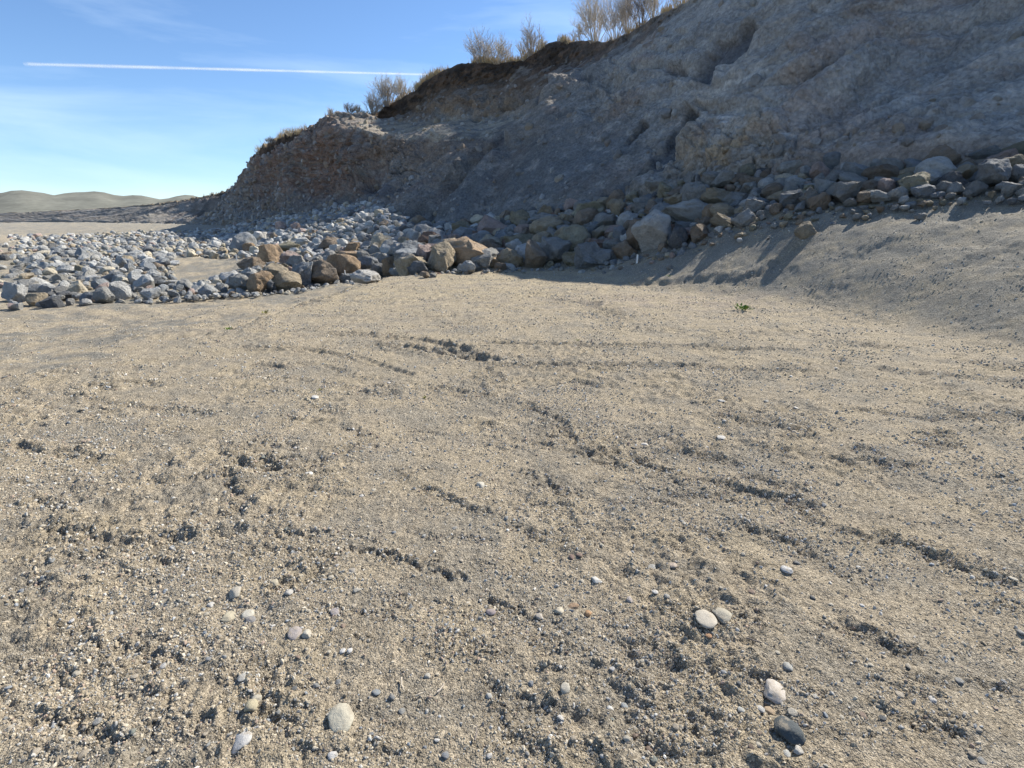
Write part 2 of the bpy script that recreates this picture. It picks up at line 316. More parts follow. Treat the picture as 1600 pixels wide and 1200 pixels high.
# plain out to the horizon and low hills far off on the left
bm = bmesh.new(); bmesh.ops.create_circle(bm, cap_ends=True, radius=30000, segments=96, matrix=Matrix.Translation((0, 0, -3.2)))
me = bpy.data.meshes.new('plain'); bm.to_mesh(me); bm.free(); me.materials.append(M_clay); o = bpy.data.objects.new('plain', me); C.objects.link(o); tag(o, kind='structure')
nph = 240; hp = np.radians(np.linspace(-75, 75, nph)); V = []
for k, (rr_, hh) in enumerate([(5200, -5), (6000, .35), (7000, .8), (8200, 1.0), (10500, -.05)]):
    for p in hp:
        H = (230 + 190 * float(fbm2(np.array(p * 3.1 + 2), np.array(k * .25), 3)) + 60 * float(n2(np.array(p * 25), np.array(k * .5)))) * hh if hh > 0 else -8
        V.append((math.sin(p) * rr_, math.cos(p) * rr_, max(H, -8)))
o = mesh_np('distant_hills', V, grid_faces(5, nph), M_hill); tag(o, kind='structure')

# ------------------------------------------------------------------ the cliff
SKY = [(-400,338,420),(-100,338,340),(100,330,230),(200,324,190),(300,312,150),(350,301,122),(374,288,112),(377,275,100),(388,269,96),(391,250,88),(412,229,82),(447,212,77),(474,206,72),(489,196,68),(509,185,65),(534,179,62),(575,177,61),(592,175,63),
       (612,160,64),(648,141,61),(661,129,60),(687,113,58),(716,100,56),(744,97,54.5),(787,99,53),(807,94,52),(819,94,51.5),(837,82,50.5),(856,68,49.5),(879,62,48.5),(892,66,47.5),(922,63,45.5),(950,65,43.5),(991,47,40.5),(1017,30,38.5),(1044,17,37),(1081,0,35),(1160,-38,32),(1250,-72,29.5)]
B2 = row([polar(P(*q)) for q in [(-400,349,300),(-100,349,240),(100,347,170),(250,349,125),(350,352,92),(390,345,76),(450,336,62),(540,321,50),(595,318,43),(650,353,35),(760,346,31),(860,331,27.5),(960,311,25),(1060,290,22.5),(1150,276,21),(1250,266,20),(1400,250,19),(1600,236,18.5)]] + [wp(18.5, 1, 4)])
L1 = row([polar(P(*q)) for q in [(-400,344,340),(100,342,190),(300,335,132),(350,331,102),(390,310,82),(450,290,66.5),(540,262,54.5),(600,262,48),(650,282,42),(700,280,38.5),(760,270,36),(860,245,32),(960,235,29.5),(1060,225,26.5),(1150,200,23.8),(1250,180,22.6),(1400,190,21.5),(1600,170,21)]] + [wp(21, 1, 7)])
F1 = row([polar(P(*q)) for q in [(-400,341,370),(100,335,205),(300,322,140),(350,312,110),(390,272,85.5),(450,236,69.5),(510,204,58),(560,200,52.5),(600,212,49.5),(650,214,46.5),(700,215,43.5),(760,212,41),(800,203,39.5),(860,180,36.5),(960,160,33),(1060,140,30),(1150,110,26.8),(1250,80,25),(1400,120,24),(1600,110,23)]] + [wp(23.5, 1, 9)])
K1 = row([polar(P(*q)) for q in [(-400,340,385),(100,333,213),(300,318,144),(350,308,115),(390,264,87),(450,222,73),(510,192,62),(560,186,58),(600,189,57),(650,194,54),(700,192,51),(760,190,47.5),(800,186,44.5),(860,158,39.5),(960,130,35.5),(1060,90,31.5),(1150,60,28.3),(1250,30,26.5),(1400,80,25.5),(1600,80,24)]] + [wp(25, 1, 10)])
sky_w = [polar(P(*q)) for q in SKY]
# beyond the photograph's right edge the bank runs on unseen, its rim shaped to set the shadow edge
sky_w += [(math.radians(d), r_, z_) for d, r_, z_ in [(28.5, 28.9, 12.45), (31, 28.8, 12.3), (33, 29.6, 12.65), (35, 30.4, 13.2), (37, 30.4, 13.6), (39, 30.3, 13.9), (44, 27.8, 11.6), (50, 26.5, 10.9), (60, 26, 12), (72, 27, 12)]]
SK = row(sky_w)
def off(rw, dr, dz): return rw[0], rw[1] + dr, rw[2] + dz
scarp = np.interp(SK[0], [math.radians(a) for a in (-40, -29, -24.5, -19.6, -18.6, -12.9, -12.2, -1.5, 0, 1.5, 3.5, 6, 8.5, 14, 16)], [.3, .6, 1.3, 1.3, .15, .15, 1.7, 2.0, .8, .6, 2.0, 1.5, .7, .5, .25])
SC = (SK[0], SK[1] - .35 * scarp - .25, SK[2] - scarp)
rows = [off(B2, -1.2, -1.0), B2, L1, F1, K1, SC, SK, off(SK, 2.5, .25), off(SK, 9, .2), off(SK, 60, -2), off(SK, 160, -6)]
cnt = [4, 64, 58, 22, 60, 22, 8, 10, 14, 8]
NCc = 1150
cph = np.concatenate([np.radians(np.linspace(-62, -32, 90))[:-1], np.radians(np.linspace(-32, 62, NCc - 89))])
Rw = np.array([np.interp(cph, a, b) for a, b, c in rows]); Zw = np.array([np.interp(cph, a, c) for a, b, c in rows])
CR, CZ, TT = [], [], []
for i, n in enumerate(cnt):
    for k in range(n):
        t = k / n; CR.append(Rw[i] * (1 - t) + Rw[i + 1] * t); CZ.append(Zw[i] * (1 - t) + Zw[i + 1] * t); TT.append(i + t)
CR.append(Rw[-1]); CZ.append(Zw[-1]); TT.append(len(cnt)); CR = np.array(CR); CZ = np.array(CZ); TT = np.array(TT)
for _ in range(3):                       # soften the folds, except the rim
    a = CR.copy(); b = CZ.copy()
    a[1:-1] = .25 * CR[:-2] + .5 * CR[1:-1] + .25 * CR[2:]; b[1:-1] = .25 * CZ[:-2] + .5 * CZ[1:-1] + .25 * CZ[2:]
    keep = (TT > 5) & (TT < 6.2); a[keep] = CR[keep]; b[keep] = CZ[keep]; CR, CZ = a, b
X = np.sin(cph)[None, :] * CR; Y = np.cos(cph)[None, :] * CR; Z = CZ
NRc = len(TT); T2 = np.repeat(TT[:, None], NCc, 1)
def normals(X, Y, Z):
    G = np.stack([X, Y, Z], -1); a = np.gradient(G, axis=0); b = np.gradient(G, axis=1); n = np.cross(b, a)
    n /= np.linalg.norm(n, axis=-1, keepdims=True) + 1e-9
    return n
Nn = normals(X, Y, Z)
for _ in range(12):
    for ax in (0, 1): Nn = (np.roll(Nn, 1, ax) + Nn * 2 + np.roll(Nn, -1, ax)) / 4
Nn /= np.linalg.norm(Nn, axis=-1, keepdims=True) + 1e-9
flip = np.sign(-(Nn[..., 0] * X + Nn[..., 1] * Y) / np.hypot(X, Y) + Nn[..., 2]); Nn *= np.where(flip == 0, 1, flip)[..., None]
U, Vv = proj(X, Y, Z)
def blob(u, v, a, b, ang=0):
    c, s = math.cos(math.radians(ang)), math.sin(math.radians(ang)); du = U - u; dv = Vv - v
    return np.exp(-((du * c + dv * s) / a) ** 2 - ((-du * s + dv * c) / b) ** 2)
# smooth scree fans / craggy parts
scree = np.clip(blob(850, 275, 110, 60, -25) + blob(760, 310, 80, 35, -20) + blob(960, 255, 80, 45, -35) + blob(480, 325, 90, 16, -8) + blob(585, 285, 30, 26, -40) + blob(1120, 60, 120, 50, -25) * .5, 0, 1)
fall = X * .90 + Y * .43; strike = -X * .43 + Y * .90
# rills down the fall line
warp = 1.2 * n3(X * .12, Y * .12, Z * .12)
n_r1 = 1 - 2 * np.abs(n3(strike * .22 + warp, fall * .035, Z * .05)); n_r2 = 1 - 2 * np.abs(n3(strike * .7 + warp * 1.5, fall * .10, Z * .12 + 7)); n_r3 = n3(strike * 2.4 + warp, fall * .3, Z * .3)
knob = np.clip(blob(1160, 245, 110, 42, -8) + .8 * blob(710, 165, 90, 28) + 1.0 * blob(480, 250, 95, 70) + .5 * blob(960, 150, 40, 40) + .4 * blob(620, 250, 60, 40), 0, 1)
crag = fbm3(X * .35, Y * .35, Z * .55, 5, .52); crag2 = np.abs(fbm3(X * 1.1 + 4, Y * 1.1, Z * 1.5, 4, .55))
led = Z * .9 + .9 * n3(X * .15, Y * .15, Z * .1 + 4) - .30 * X; strat = np.abs(((led * 1.0) % 1) - .5) * 2; strat = ss(.1, .9, strat) - .5; fs = n3(led * 2.6, strike * .16, fall * .16) + .6 * n3(led * 6.5, strike * .35, fall * .35); fs2 = n3(led * 14, strike * .8, fall * .8)
face = ss(.2, 1.1, T2) * (1 - ss(4.2, 5.15, T2)); face_lo = ss(0, .6, T2) * (1 - ss(5.5, 6.0, T2)); far_ = np.clip(30 / CR, .35, 1.2)
rocky = 1 - .85 * scree
bench = ss(2.75, 3.0, T2) * (1 - ss(4.05, 4.4, T2)) * ss(520, 570, U) * ss(880, 820, U)
rocky = rocky * (1 - .7 * bench)
disp = face * (1 - .8 * bench) * (.62 * n_r1 * (.35 + .65 * rocky) + .26 * n_r2 * (.35 + .65 * rocky) + .08 * n_r3 * (.5 + .5 * rocky)) + face * rocky * ((.10 + .34 * knob) * crag + (.08 + .32 * knob) * crag2 - .2 + .16 * strat * ss(900, 1050, U) + .10 * strat + .11 * fs + .03 * fs2) + face_lo * .05 * fbm3(X * 3, Y * 3, Z * 3, 3)
def cmask(pts, w):
    d, _, _ = seg_dist(U + w * .5 * n2(U / w * .5, Vv / w * .5), Vv + w * .5 * n2(U / w * .5 + 7, Vv / w * .5), pts); return ss(1.3, .7, d / w)
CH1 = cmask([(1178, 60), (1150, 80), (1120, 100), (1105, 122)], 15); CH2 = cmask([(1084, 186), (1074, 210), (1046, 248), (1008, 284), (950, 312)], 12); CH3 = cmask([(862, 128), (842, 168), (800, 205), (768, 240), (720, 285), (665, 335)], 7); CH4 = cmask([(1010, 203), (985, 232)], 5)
crk = np.clip(1 - np.abs(n3(X * .55 + 3, Y * .55, Z * .8)) * 11, 0, 1) + .7 * np.clip(1 - np.abs(n3(X * 1.3 + 3, Y * 1.3, Z * 1.6)) * 9, 0, 1); disp = disp - .30 * crk * np.clip(knob + .25 * rocky, 0, 1) * face * (1 - bench)
disp = disp * (1 - .9 * np.maximum(np.maximum(CH1, CH2), np.maximum(CH3, CH4))) - .30 * CH1 - .15 * CH2 - .25 * CH3 - .15 * CH4
# gullies, ledges and overhangs read off the photograph: polyline, half width px, depth m (negative = cut in)
for pts, w, amp in [

 ([(955,130),(962,150),(940,160),(925,180)], 9, -1.0),  
  ([(890,112),(875,145),(862,165),(835,190),(805,220)], 9, .8),
 ([(762,240),(740,262),(700,300),(660,335)], 8, -1.4), ([(778,250),(745,290),(700,325)], 10, .6), ([(548,292),(560,285),(590,283)], 9, -1.7), ([(520,300),(545,306)], 9, -.9),
 ([(590,240),(588,262),(570,280)], 7, -1.0), ([(576,235),(560,262)], 9, .8), ([(392,320),(418,300),(425,288)], 8, -1.4), ([(372,300),(385,325)], 6, -1.0), ([(440,250),(455,290),(470,320)], 12, .6),
 ([(738,145),(735,170),(742,185)], 3.5, -.4), ([(757,165),(758,178),(740,187)], 3.5, -.5), ([(745,160)], 9, .9) if False else ([(744,158),(750,170)], 10, .35), ([(700,165),(720,175)], 14, .35), ([(785,168),(820,152),(850,142)], 3.5, -.8),
 ([(660,205),(690,208),(720,205)], 8, .3), ([(690,218),(710,222)], 14, .35), ([(880,130),(905,128),(925,128)], 5, -.9), ([(1000,120),(1040,112),(1075,120)], 4, -.7), ([(1010,75),(1040,62),(1075,55)], 3, -.4), ([(1030,90),(1090,78)], 3, -.35),
 ([(1100,172),(1190,150),(1250,130),(1330,105)], 4, -1.0), ([(1120,180),(1160,185),(1210,182)], 5, -.6), ([(1060,262),(1100,240),(1160,235)], 5, -.5),
 ([(1090,255),(1130,250),(1180,240)], 8, .6), ([(1160,215),(1220,205)], 9, .6), ([(655,130),(700,118),(760,112),(775,112)], 6, -.9), ([(780,125),(830,112),(870,96),(900,90)], 5, -.5), ([(450,215),(440,228),(420,240)], 7, -.9), ([(400,258),(412,248)], 6, .5),
 ([(880,60),(880,60.5)], 10, .0)]:
    w, amp = (w * 1.5, amp * .5) if amp > 0 else (w * 1.45, amp * .38)
    m = np.nonzero((U.ravel() > min(p[0] for p in pts) - 4 * w) & (U.ravel() < max(p[0] for p in pts) + 4 * w) & (Vv.ravel() > min(p[1] for p in pts) - 4 * w) & (Vv.ravel() < max(p[1] for p in pts) + 4 * w))[0]
    uu = U.ravel()[m]; vv = Vv.ravel()[m]; uu = uu + w * .6 * n2(uu / w * .35, vv / w * .35); vv = vv + w * .6 * n2(uu / w * .35 + 9, vv / w * .35 + 5)
    d, run, _ = seg_dist(uu, vv, pts); q = disp.ravel(); q[m] += 1.45 * amp * np.exp(-(d / w) ** 2) * face.ravel()[m]; disp = q.reshape(disp.shape)
rim = ss(5.2, 5.9, T2) * (1 - ss(6.5, 7.5, T2))
X = X + Nn[..., 0] * disp; Y = Y + Nn[..., 1] * disp; Z = Z + Nn[..., 2] * disp + rim * (.10 * fbm3(X * .9, Y * .9, Z * 0, 3)) * ss(29, 36, CR) + rim * ss(58, 75, CR) * .5 * fbm3(X * .7, Y * .7, Z * 0, 4, .7) + ss(6.5, 8, T2) * .2 * ss(29, 36, CR) * fbm2(X * .2, Y * .2, 3)
sc_m = ss(4.75, 5.1, T2) * (1 - ss(5.7, 5.95, T2))
X -= np.sin(cph)[None] * sc_m * .35 * fbm3(X * 1.5, Y * 1.5, Z * 2.5, 3); Y -= np.cos(cph)[None] * sc_m * .35 * fbm3(X * 1.5, Y * 1.5, Z * 2.5, 3)
# colours of the bank, with some haze and shade painted in
c = np.tile(np.array([.250, .235, .212]), (NRc, NCc, 1))
def mc(t, f):
    global c
    f = np.clip(f, 0, 1)[..., None]; c = c * (1 - f) + np.array(t) * f
q0 = fbm3(X * .09 + 2, Y * .09, Z * .14, 3)
mc([.18, .185, .185], .45 * ss(.0, .4, q0)); mc([.33, .30, .25], .4 * ss(.0, .4, -q0)); mc([.36, .355, .34], .62 * ss(960, 1150, U + .5 * (230 - Vv)) * ss(290, 200, Vv))  # last mix: paler upper right, haze glare painted into the colour
q1 = fbm3(X * .25, Y * .25, Z * .5, 4); q2 = fbm3(X * .8 + 9, Y * .8, Z * 1.4, 4); q3 = n3(strike * 1.2 + warp, fall * .10, Z * .12) + .5 * n3(strike * 3.5 + warp, fall * .25, Z * .25)
mc([.255, .165, .120], .95 * np.clip(blob(480, 255, 120, 75) * 1.3, 0, 1) * ss(-.8, .1, q2) + .3 * ss(.1, .6, q1))
mc([.13, .14, .147], .9 * scree * (.7 + .3 * q3)); mc([.145, .15, .15], .6 * ss(.15, .6, q3 + .3 * q2) * face * (1 - .5 * ss(960, 1150, U)))
mc([.36, .345, .315], .5 * ss(.15, .6, q2)); mc([.36, .25, .13], .85 * ss(-.2, .5, q2 + .3) * (blob(645, 200, 45, 10) + blob(780, 165, 30, 14) * .7 + blob(705, 180, 25, 12) * .5 + blob(1140, 245, 90, 30, -12) * .75 + blob(1110, 175, 30, 20) * .3))
mc([.46, .42, .33], .7 * (blob(700, 214, 26, 8) + blob(560, 192, 40, 9) + blob(740, 192, 60, 4) + blob(745, 130, 50, 4, -18)) * ss(-.4, .4, q2))
mc([.44, .45, .46], .75 * ss(.05, .35, q2) * (blob(1130, 195, 24, 22, -55) + blob(1215, 190, 25, 12) + blob(1240, 215, 20, 10))); mc([.5, .5, .48], .8 * ss(.28, .36, q2 + .15 * q3) * blob(1150, 130, 60, 10, -12))
def chute(pts, w, t, f):  # darkens a gully, putting its shade into the colour
    d, _, _ = seg_dist(U + w * .7 * n2(U / w * .6, Vv / w * .6), Vv + w * .7 * n2(U / w * .6 + 7, Vv / w * .6), pts); mc(t, f * ss(1.25, .75, d / w))
mc([.105, .11, .12], .9 * CH1); mc([.085, .092, .10], .9 * CH2); mc([.11, .115, .12], .8 * CH3); mc([.11, .115, .12], .8 * CH4); mc([.15, .16, .165], .6 * cmask([(1030, 290), (960, 312), (900, 330)], 9))  # top chute is dark clay; lower gullies get their shade as colour
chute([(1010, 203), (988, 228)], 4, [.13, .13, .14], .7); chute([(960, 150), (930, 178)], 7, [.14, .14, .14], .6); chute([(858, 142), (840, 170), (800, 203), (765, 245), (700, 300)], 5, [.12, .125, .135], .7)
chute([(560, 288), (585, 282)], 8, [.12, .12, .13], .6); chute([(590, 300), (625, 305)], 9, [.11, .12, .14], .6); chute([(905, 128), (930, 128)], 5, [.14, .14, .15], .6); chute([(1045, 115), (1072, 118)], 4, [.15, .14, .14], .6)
mc([.43, .39, .31], .8 * ss(2.85, 3.05, T2 + .15 * q2) * (1 - ss(4.05, 4.25, T2 + .2 * q2)) * ss(555, 600, U) * ss(850, 780, U) * ss(-.5, .1, q2))  # bench top lighter, face below darker: ledge light put into the colour
mc([.21, .17, .14], .6 * ss(2.2, 2.6, T2) * (1 - ss(2.85, 2.95, T2 + .15 * q2)) * ss(555, 600, U) * ss(820, 740, U)); mc([.23, .185, .14], .6 * ss(4.15, 4.4, T2) * ss(600, 640, U) * ss(900, 840, U))
band = ss(4.55, 5.0, T2 + .75 * q2 + .3 * q3) * (1 - ss(5.92, 6.05, T2)); soil = (SKm := np.interp(cph, [math.radians(a) for a in (-28, -27, -19.6, -18.6, -12.9, -12.2, 5, 6.5, 14, 16)], [.2, 1, 1, .1, .1, 1, 1, .8, .5, 0]))[None] * band
mc([.060, .046, .036], .93 * soil)
mc([.30, .235, .15], ss(5.95, 6.15, T2) * .8); mc([.20, .13, .085], .5 * ss(.0, .4, q2) * soil)
mc([.31, .215, .135], .65 * ss(-.4, .2, q2) * np.clip(blob(730, 165, 110, 32, -8) + blob(650, 245, 60, 30) * .6, 0, 1))
c *= (1 + .24 * q3[..., None] + (.20 * fs + .10 * fs2)[..., None] * (1 - .7 * scree)[..., None]) * (1 + .34 * ss(780, 1000, U))[..., None]  # brighter towards the right: haze lift painted into the colour
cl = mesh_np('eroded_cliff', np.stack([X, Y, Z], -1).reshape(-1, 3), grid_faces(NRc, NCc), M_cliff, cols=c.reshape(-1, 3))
tag(cl, kind='structure', label='tall eroded grey earth bank in shade behind the boulders')
CLX, CLY, CLZ = X, Y, Z
def rim_at(u, extra=0.0):                # point on the cliff's rim in direction u (walks the built mesh)
    ro = int(np.argmin(np.abs(TT - (6.05 + extra)))); uu, _ = proj(CLX[ro], CLY[ro], CLZ[ro]); good = cph > -.95
    k = int(np.argmin(np.where(good, np.abs(uu - u), 1e9))); return float(CLX[ro, k]), float(CLY[ro, k]), float(CLZ[ro, k])

# ------------------------------------------------------------------ rock shapes
def ico(sub):
    bm = bmesh.new(); bmesh.ops.create_icosphere(bm, subdivisions=sub, radius=1); V = np.array([v.co[:] for v in bm.verts]); Fc = np.array([[v.index for v in f.verts] for f in bm.faces]); bm.free(); return V, Fc
ICO = {k: ico(k) for k in (1, 2, 3, 4)}
def rock_v(seed, sub, planes, rough, keep=.45):
    g = np.random.default_rng(seed); V, Fc = ICO[sub]; V = V.copy()
    for _ in range(planes):
        n = g.normal(size=3); n /= np.linalg.norm(n); d = g.uniform(keep, .86); k = V @ n; over = k > d
        V[over] -= np.outer(k[over] - d, n)
    V = V / np.abs(V).max(0)
    s = seed * 3.7; nn = fbm3(V[:, 0] * 1.7 + s, V[:, 1] * 1.7, V[:, 2] * 1.7, 4 if sub > 2 else 2, .55)
    cr = 1 - np.abs(n3(V[:, 0] * 1.9 + s + 5, V[:, 1] * 1.9, V[:, 2] * 1.9)) * 3.2; V = V * (1 + rough * nn[:, None] - rough * .9 * np.clip(cr, 0, 1)[:, None] ** 2); return V, Fc
PROTO_A = []; 
for i in range(14):
    V, Fc = rock_v(100 + i, 4, 14 + i % 7, .12); me_o = mesh_np('boulder_mesh', V, Fc, M_rock, link=False); PROTO_A.append(me_o.data); bpy.data.objects.remove(me_o)
PROTO_R = []
for i in range(6):
    V, Fc = rock_v(200 + i, 4, 5, .09, .75); me_o = mesh_np('boulder_mesh', V, Fc, M_rock, link=False); PROTO_R.append(me_o.data); bpy.data.objects.remove(me_o)
PROTO_P = []
for i in range(8):
    V, Fc = rock_v(300 + i, 3, 4 + i % 3, .09, .62); me_o = mesh_np('pebble_mesh', V, Fc, M_pebble, link=False); PROTO_P.append(me_o.data); bpy.data.objects.remove(me_o)
PROTO_Q = []
for i in range(6):
    V, Fc = rock_v(400 + i, 3, 8, .08, .55); me_o = mesh_np('pebble_mesh', V, Fc, M_pebble, link=False); PROTO_Q.append(me_o.data); bpy.data.objects.remove(me_o)
def put(name, me, loc, dims, rot, colr):
    o = bpy.data.objects.new(name, me); C.objects.link(o); o.location = loc; o.scale = [d / 2 for d in dims]; o.rotation_euler = rot; o.color = (*colr, 1); return o

PAL = {'orange-brown': (.36, .262, .17), 'tan': (.37, .31, .22), 'grey': (.30, .295, .275), 'blue-grey': (.245, .26, .27), 'pale grey': (.47, .47, .45), 'brown': (.27, .215, .16), 'olive-tan': (.29, .265, .19),
       'cream': (.50, .45, .35), 'white': (.66, .64, .60), 'dark grey': (.13, .135, .14), 'pinkish': (.40, .31, .27), 'reddish-brown': (.25, .165, .12)}
# (u, v centre, width, height, colour, angular?, label, short phrase)
HERO = [
 (728,401,80,46,'orange-brown',1,'largest orange-brown boulder, wide and smooth-backed, in the middle of the front row','the largest orange-brown boulder'),
 (691,409,34,38,'tan',1,'tan boulder leaning against the left side of the largest orange-brown boulder','the tan boulder leaning left of it'),
 (668,405,26,30,'pinkish',1,'pinkish tan boulder in the front row with a pale flat top','the pinkish flat-topped boulder'),
 (536,419,44,40,'orange-brown',1,'wedge-shaped orange boulder with a downward point behind a white stake','the wedge-shaped orange boulder'),
 (427,402,32,26,'orange-brown',1,'peaked orange boulder standing alone beside the grey gravel terrace','the peaked orange boulder'),
 (397,418,30,20,'brown',1,'brown boulder with a sunlit tan top at the edge of the gravel terrace','the brown boulder by the terrace'),
 (503,431,46,32,'brown',1,'dark brown blocky boulder shaded in front, left of the wedge-shaped orange boulder','the dark brown blocky boulder'),
 (477,431,26,36,'blue-grey',1,'tall blue-grey boulder whose shaded face points at the camera','the tall blue-grey boulder'),
 (450,443,34,26,'tan',1,'squat tan boulder with a vertical grain in the left front row','the squat tan boulder'),
 (406,446,34,28,'orange-brown',1,'orange split boulder at the lower left toe of the pile','the orange split boulder'),
 (425,449,18,16,'blue-grey',1,'small blue-grey boulder wedged at the toe between two tan ones','the small blue-grey toe boulder'),
 (432,428,30,26,'tan',1,'tan triangular boulder propped above the lower left toe','the tan triangular boulder'),
 (361,437,24,18,'pale grey',1,'pale grey block at the left end of the front row','the pale left-end block'),
 (378,447,26,22,'grey',1,'grey rounded block near the left end of the toe','the grey left toe block'),
 (392,430,22,20,'pale grey',1,'pale boulder with a white sunlit corner above the toe at left','the pale white-cornered boulder'),
 (572,434,40,18,'white',1,'flat whitish slab lying low right of the wedge-shaped orange boulder','the flat whitish slab'),
 (595,424,26,20,'grey',1,'grey block next to the flat whitish slab','the grey block by the slab'),
 (573,414,30,20,'blue-grey',1,'blue-grey block lying behind the flat whitish slab','the blue-grey block behind the slab'),
 (615,418,28,24,'orange-brown',1,'orange-topped boulder right behind the middle white stake','the orange-topped boulder by the stake'),
 (640,415,34,28,'grey',1,'grey boulder with a curved front at the corner of the pad','the grey curved corner boulder'),
 (634,398,24,22,'cream',1,'cream peaked rock sitting above the grey corner boulder','the cream peaked rock'),
 (553,401,40,14,'orange-brown',1,'long flat orange slab lying in the sunlit rubble','the long flat orange slab'),
 (517,383,26,16,'brown',1,'dark brown rock upright in the sunlit rubble','the dark upright rubble rock'),
 (590,382,22,22,'cream',1,'cream jagged rock high in the sunlit rubble','the cream jagged rock'),
 (452,389,40,14,'olive-tan',1,'long olive slab in the sunlit rubble beyond the peaked orange boulder','the long olive slab'),
 (455,405,24,20,'pinkish',1,'pinkish split rock right of the peaked orange boulder','the pinkish split rock'),
 (757,409,40,30,'grey',1,'grey weathered boulder at the right foot of the largest orange-brown boulder','the grey weathered boulder'),
 (733,421,22,16,'pale grey',1,'pale jagged stone lying in front of the largest orange-brown boulder','the pale jagged front stone'),
 (794,406,32,30,'tan',1,'brown boulder with a sunlit left shoulder in the front row','the brown front boulder'),
 (824,401,44,28,'pale grey',1,'angular pale grey boulder with a bright white sunlit top','the bright-topped angular boulder'),
 (866,399,40,36,'grey',1,'big grey domed boulder at the edge of the shade','the big grey domed boulder'),
 (898,407,38,22,'olive-tan',1,'low olive-grey loaf-shaped boulder in the shaded front row','the low loaf-shaped boulder'),
 (922,406,36,32,'blue-grey',1,'blue-grey veined boulder at the shaded end of the front row','the veined blue-grey boulder'),
 (949,404,32,18,'blue-grey',1,'dark blue-grey crumbling boulder beside the bare shaded soil','the crumbling blue-grey boulder'),
 (896,382,38,34,'olive-tan',0,'round olive boulder above the low loaf-shaped boulder','the round olive boulder'),
 (856,360,40,24,'tan',0,'smooth tan boulder high in the shaded rubble','the smooth tan boulder'),
 (853,345,38,14,'grey',1,'flat-topped grey rock above the smooth tan boulder','the flat-topped grey rock'),
 (913,345,34,22,'brown',1,'brown-edged rock beside a dark gap in the shaded rubble','the brown-edged rock'),
 (1024,371,58,52,'pale grey',1,'largest pale blue-grey crystalline boulder on the shaded slope','the large crystalline boulder'),
 (995,372,32,52,'brown',1,'tall brown-grey boulder pressed against the left of the crystalline boulder','the tall brown-grey boulder'),
 (1058,376,22,28,'dark grey',0,'dark upright boulder right of the crystalline boulder','the dark upright boulder'),
 (1076,367,28,14,'pinkish',1,'pinkish slab tilted against the dark upright boulder','the tilted pinkish slab'),
 (1084,332,74,36,'grey',1,'wide grey earth-covered boulder on the upper shaded slope','the wide earth-covered boulder'),
 (1110,336,20,22,'orange-brown',0,'round brown boulder beside the orange-capped one','the round brown boulder'),
 (1131,334,34,20,'tan',0,'oval tan boulder with an orange and white cap on the upper slope','the orange-capped oval boulder'),
 (1172,324,26,18,'pale grey',0,'pale grey cobble-like boulder at the top of the shaded dirt slope','the pale upper boulder'),
 (1124,311,42,18,'tan',1,'wide tan block above the earth-covered boulder','the wide tan block'),
 (1196,293,18,18,'pale grey',0,'pale round boulder below the cliff foot at right','the pale round upper boulder'),
 (1216,294,22,18,'grey',0,'speckled grey round boulder below the cliff foot','the speckled grey boulder'),
 (1240,289,24,16,'pale grey',0,'pale boulder farthest right below the cliff foot','the pale far-right boulder'),
 (1222,312,34,16,'tan',1,'tan block lying below the speckled grey boulder','the tan upper block'),
 (1256,360,36,36,'tan',0,'isolated tan boulder on the sunlit dirt bank at the right','the isolated tan boulder'),
 (965,332,18,22,'tan',1,'upright tan stone standing out of the shaded rubble','the upright tan stone'),
 (960,363,24,16,'pinkish',1,'pinkish block in the middle of the shaded rubble','the pinkish shaded block'),
 (936,386,26,18,'reddish-brown',1,'purplish brown block above the veined blue-grey boulder','the purplish block'),
 (981,377,18,14,'white',1,'whitish stone left of the tall brown-grey boulder','the whitish shaded stone'),
 (974,394,28,28,'brown',1,'brown earthy boulder below the whitish shaded stone','the brown earthy boulder'),
 (381,384,30,26,'blue-grey',1,'cone-shaped blue-grey rock in the far left rubble','the cone-shaped blue-grey rock'),
 (407,371,16,14,'white',1,'bright white block high in the far left rubble','the bright white block'),
 (388,389,16,14,'orange-brown',1,'small orange rock at the foot of the cone-shaped blue-grey rock','the small orange rock'),
 (441,356,14,12,'pinkish',1,'pink rock at the back of the sunlit rubble','the pink back rock'),
 (463,356,12,10,'pinkish',1,'little pink rock right of the pink back rock','the little pink rock'),
 (561,344,10,12,'white',1,'bright white upright rock at the top of the sunlit rubble','the bright upright rock'),
 (552,387,18,16,'orange-brown',1,'orange-stained rock in the middle of the sunlit rubble','the orange-stained rock'),
 (767,384,26,20,'cream',1,'cream rock catching sun above the pile behind the front row','the cream sun-catching rock'),
 (843,383,30,24,'tan',1,'tan fissured rock above the bright-topped angular boulder','the tan fissured rock'),
 (808,392,26,20,'pale grey',1,'pale knobbly rock between the brown front boulder and the tan fissured rock','the pale knobbly rock'),
 (675,393,26,18,'pinkish',1,'pinkish rock behind the flat-topped front boulder','the pinkish rear rock'),
]
grp_b = 'boulders piled along the foot of the bank'
placed = []                              # x, y, radius of what already lies there
heroes_w = []
